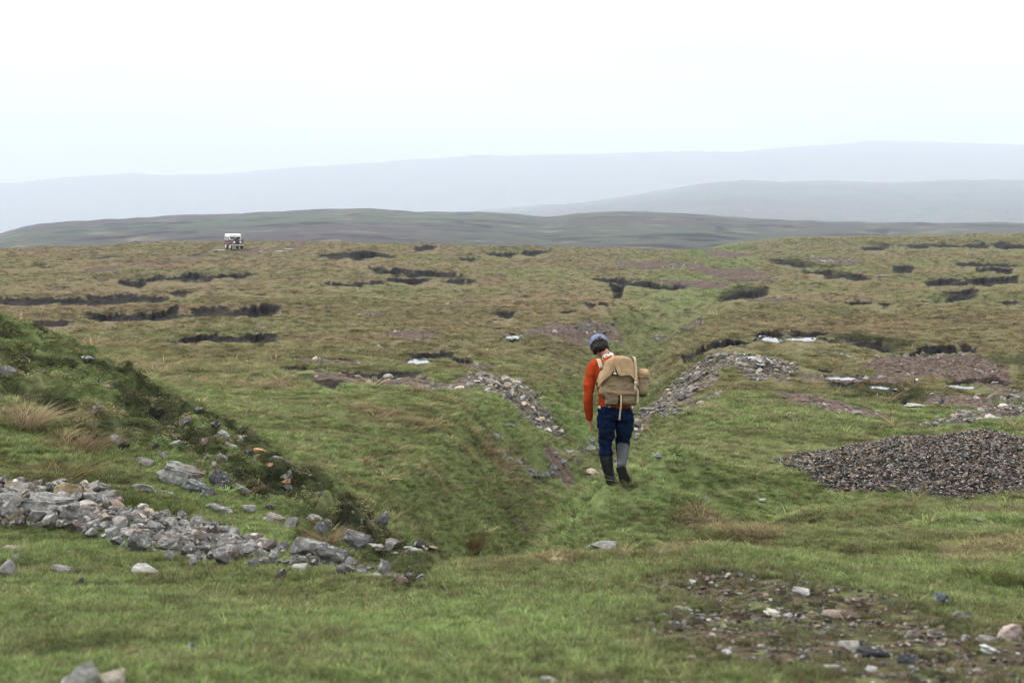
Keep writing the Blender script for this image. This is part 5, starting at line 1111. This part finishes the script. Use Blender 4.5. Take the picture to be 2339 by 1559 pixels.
for x_ in (-.92, .92): part('wing_mirror', [((x_ - .07, -1.0, 1.20), (x_ + .07, -.97, 1.32), .01), ((min(x_, x_ * .8), -.99, 1.08), (max(x_, x_ * .8), -.975, 1.20), 0)], blackp, car)

# ------------------------------------------------------------------ single clumps of grass, the small post
def clump(px, row, wpx, hpx, col, lab, seed, lean=0.9):
    base = ground_at(px, row); d = base.y; m_ = tuft_mesh(seed, 260, 0.5, 0.022, lean, 0.9, 0.4); m_.name = 'grass_tussock'; m_.materials.append(blade_mat('tussock_blades', False, col))
    o = bpy.data.objects.new('grass_tussock', m_); COL.objects.link(o); o.location = base - Vector((0, 0, 0.02)); o.scale = (wpx * d / F, wpx * d / F * .8, hpx * d / F * 1.35); o.rotation_euler = (0, 0, seed)
    tag(o, lab, 'grass tussock')
STR = (0.26, 0.20, 0.125); BRN = (0.12, 0.10, 0.05); DG = (0.055, 0.07, 0.022)
clump(45, 975, 105, 55, STR, 'pale straw tussock on the left bank', 301)
clump(165, 1035, 95, 50, (0.15, 0.11, 0.065), 'brown and grey tussock on the left bank under the pale one', 302)
clump(130, 1090, 130, 34, BRN, 'olive brown tussock just above the orange lichened boulder', 303)
clump(240, 1108, 90, 34, (0.06, 0.06, 0.028), 'dark tussock between the boulder and the layered outcrop', 304)
clump(295, 1158, 60, 38, DG, 'dark green tussock on the upper edge of the scree', 305)
clump(382, 1186, 80, 46, DG, 'broad dark green tussock behind the middle of the scree', 306)
clump(738, 1240, 46, 40, (0.28, 0.20, 0.13), 'drooping straw tussock at the lower end of the dark hollow', 307, 1.4)
clump(700, 1225, 36, 30, DG, 'green tussock beside the drooping straw tussock', 308)
clump(1080, 1262, 34, 50, (0.10, 0.065, 0.03), 'brown tuft in the floor of the gully', 309)
clump(2165, 1268, 34, 34, STR, 'pale upright tussock in the green grass on the right', 310)
clump(2250, 1322, 80, 42, (0.10, 0.105, 0.04), 'dark green tussock in front of the pale upright one', 311)
clump(2325, 1345, 50, 50, (0.07, 0.075, 0.03), 'dark tussock cut by the right edge of the photograph', 312)
clump(1860, 1275, 60, 16, (0.17, 0.16, 0.05), 'yellowish tussock on the green slope behind the bare patch', 313)
clump(1690, 1240, 80, 30, (0.06, 0.065, 0.025), 'dark tussock in the straw coloured hollow', 314)
pp = ground_at(2087, 884); wood = plain('weathered_wood', (0.03, 0.024, 0.02), 0.9)
post = empty('marker_post', pp); k_ = pp.y / F
tag(post, 'short dark marker post with a pale tag by the heather mound', 'post')
bm = bmesh.new(); loft(bm, [(0, 0, -0.1, 1.6 * k_, 1.6 * k_), (0.5 * k_, 0, 8 * k_, 1.5 * k_, 1.5 * k_), (0, 0, 16 * k_, 1.3 * k_, 1.3 * k_)], 10); bm_obj('stake', bm, wood, post)
bm = bmesh.new(); cbox(bm, (1.0 * k_, -1.2 * k_, 12 * k_), (7.5 * k_, 1.2 * k_, 16 * k_), 0.5 * k_); bm_obj('tag', bm, white, post)
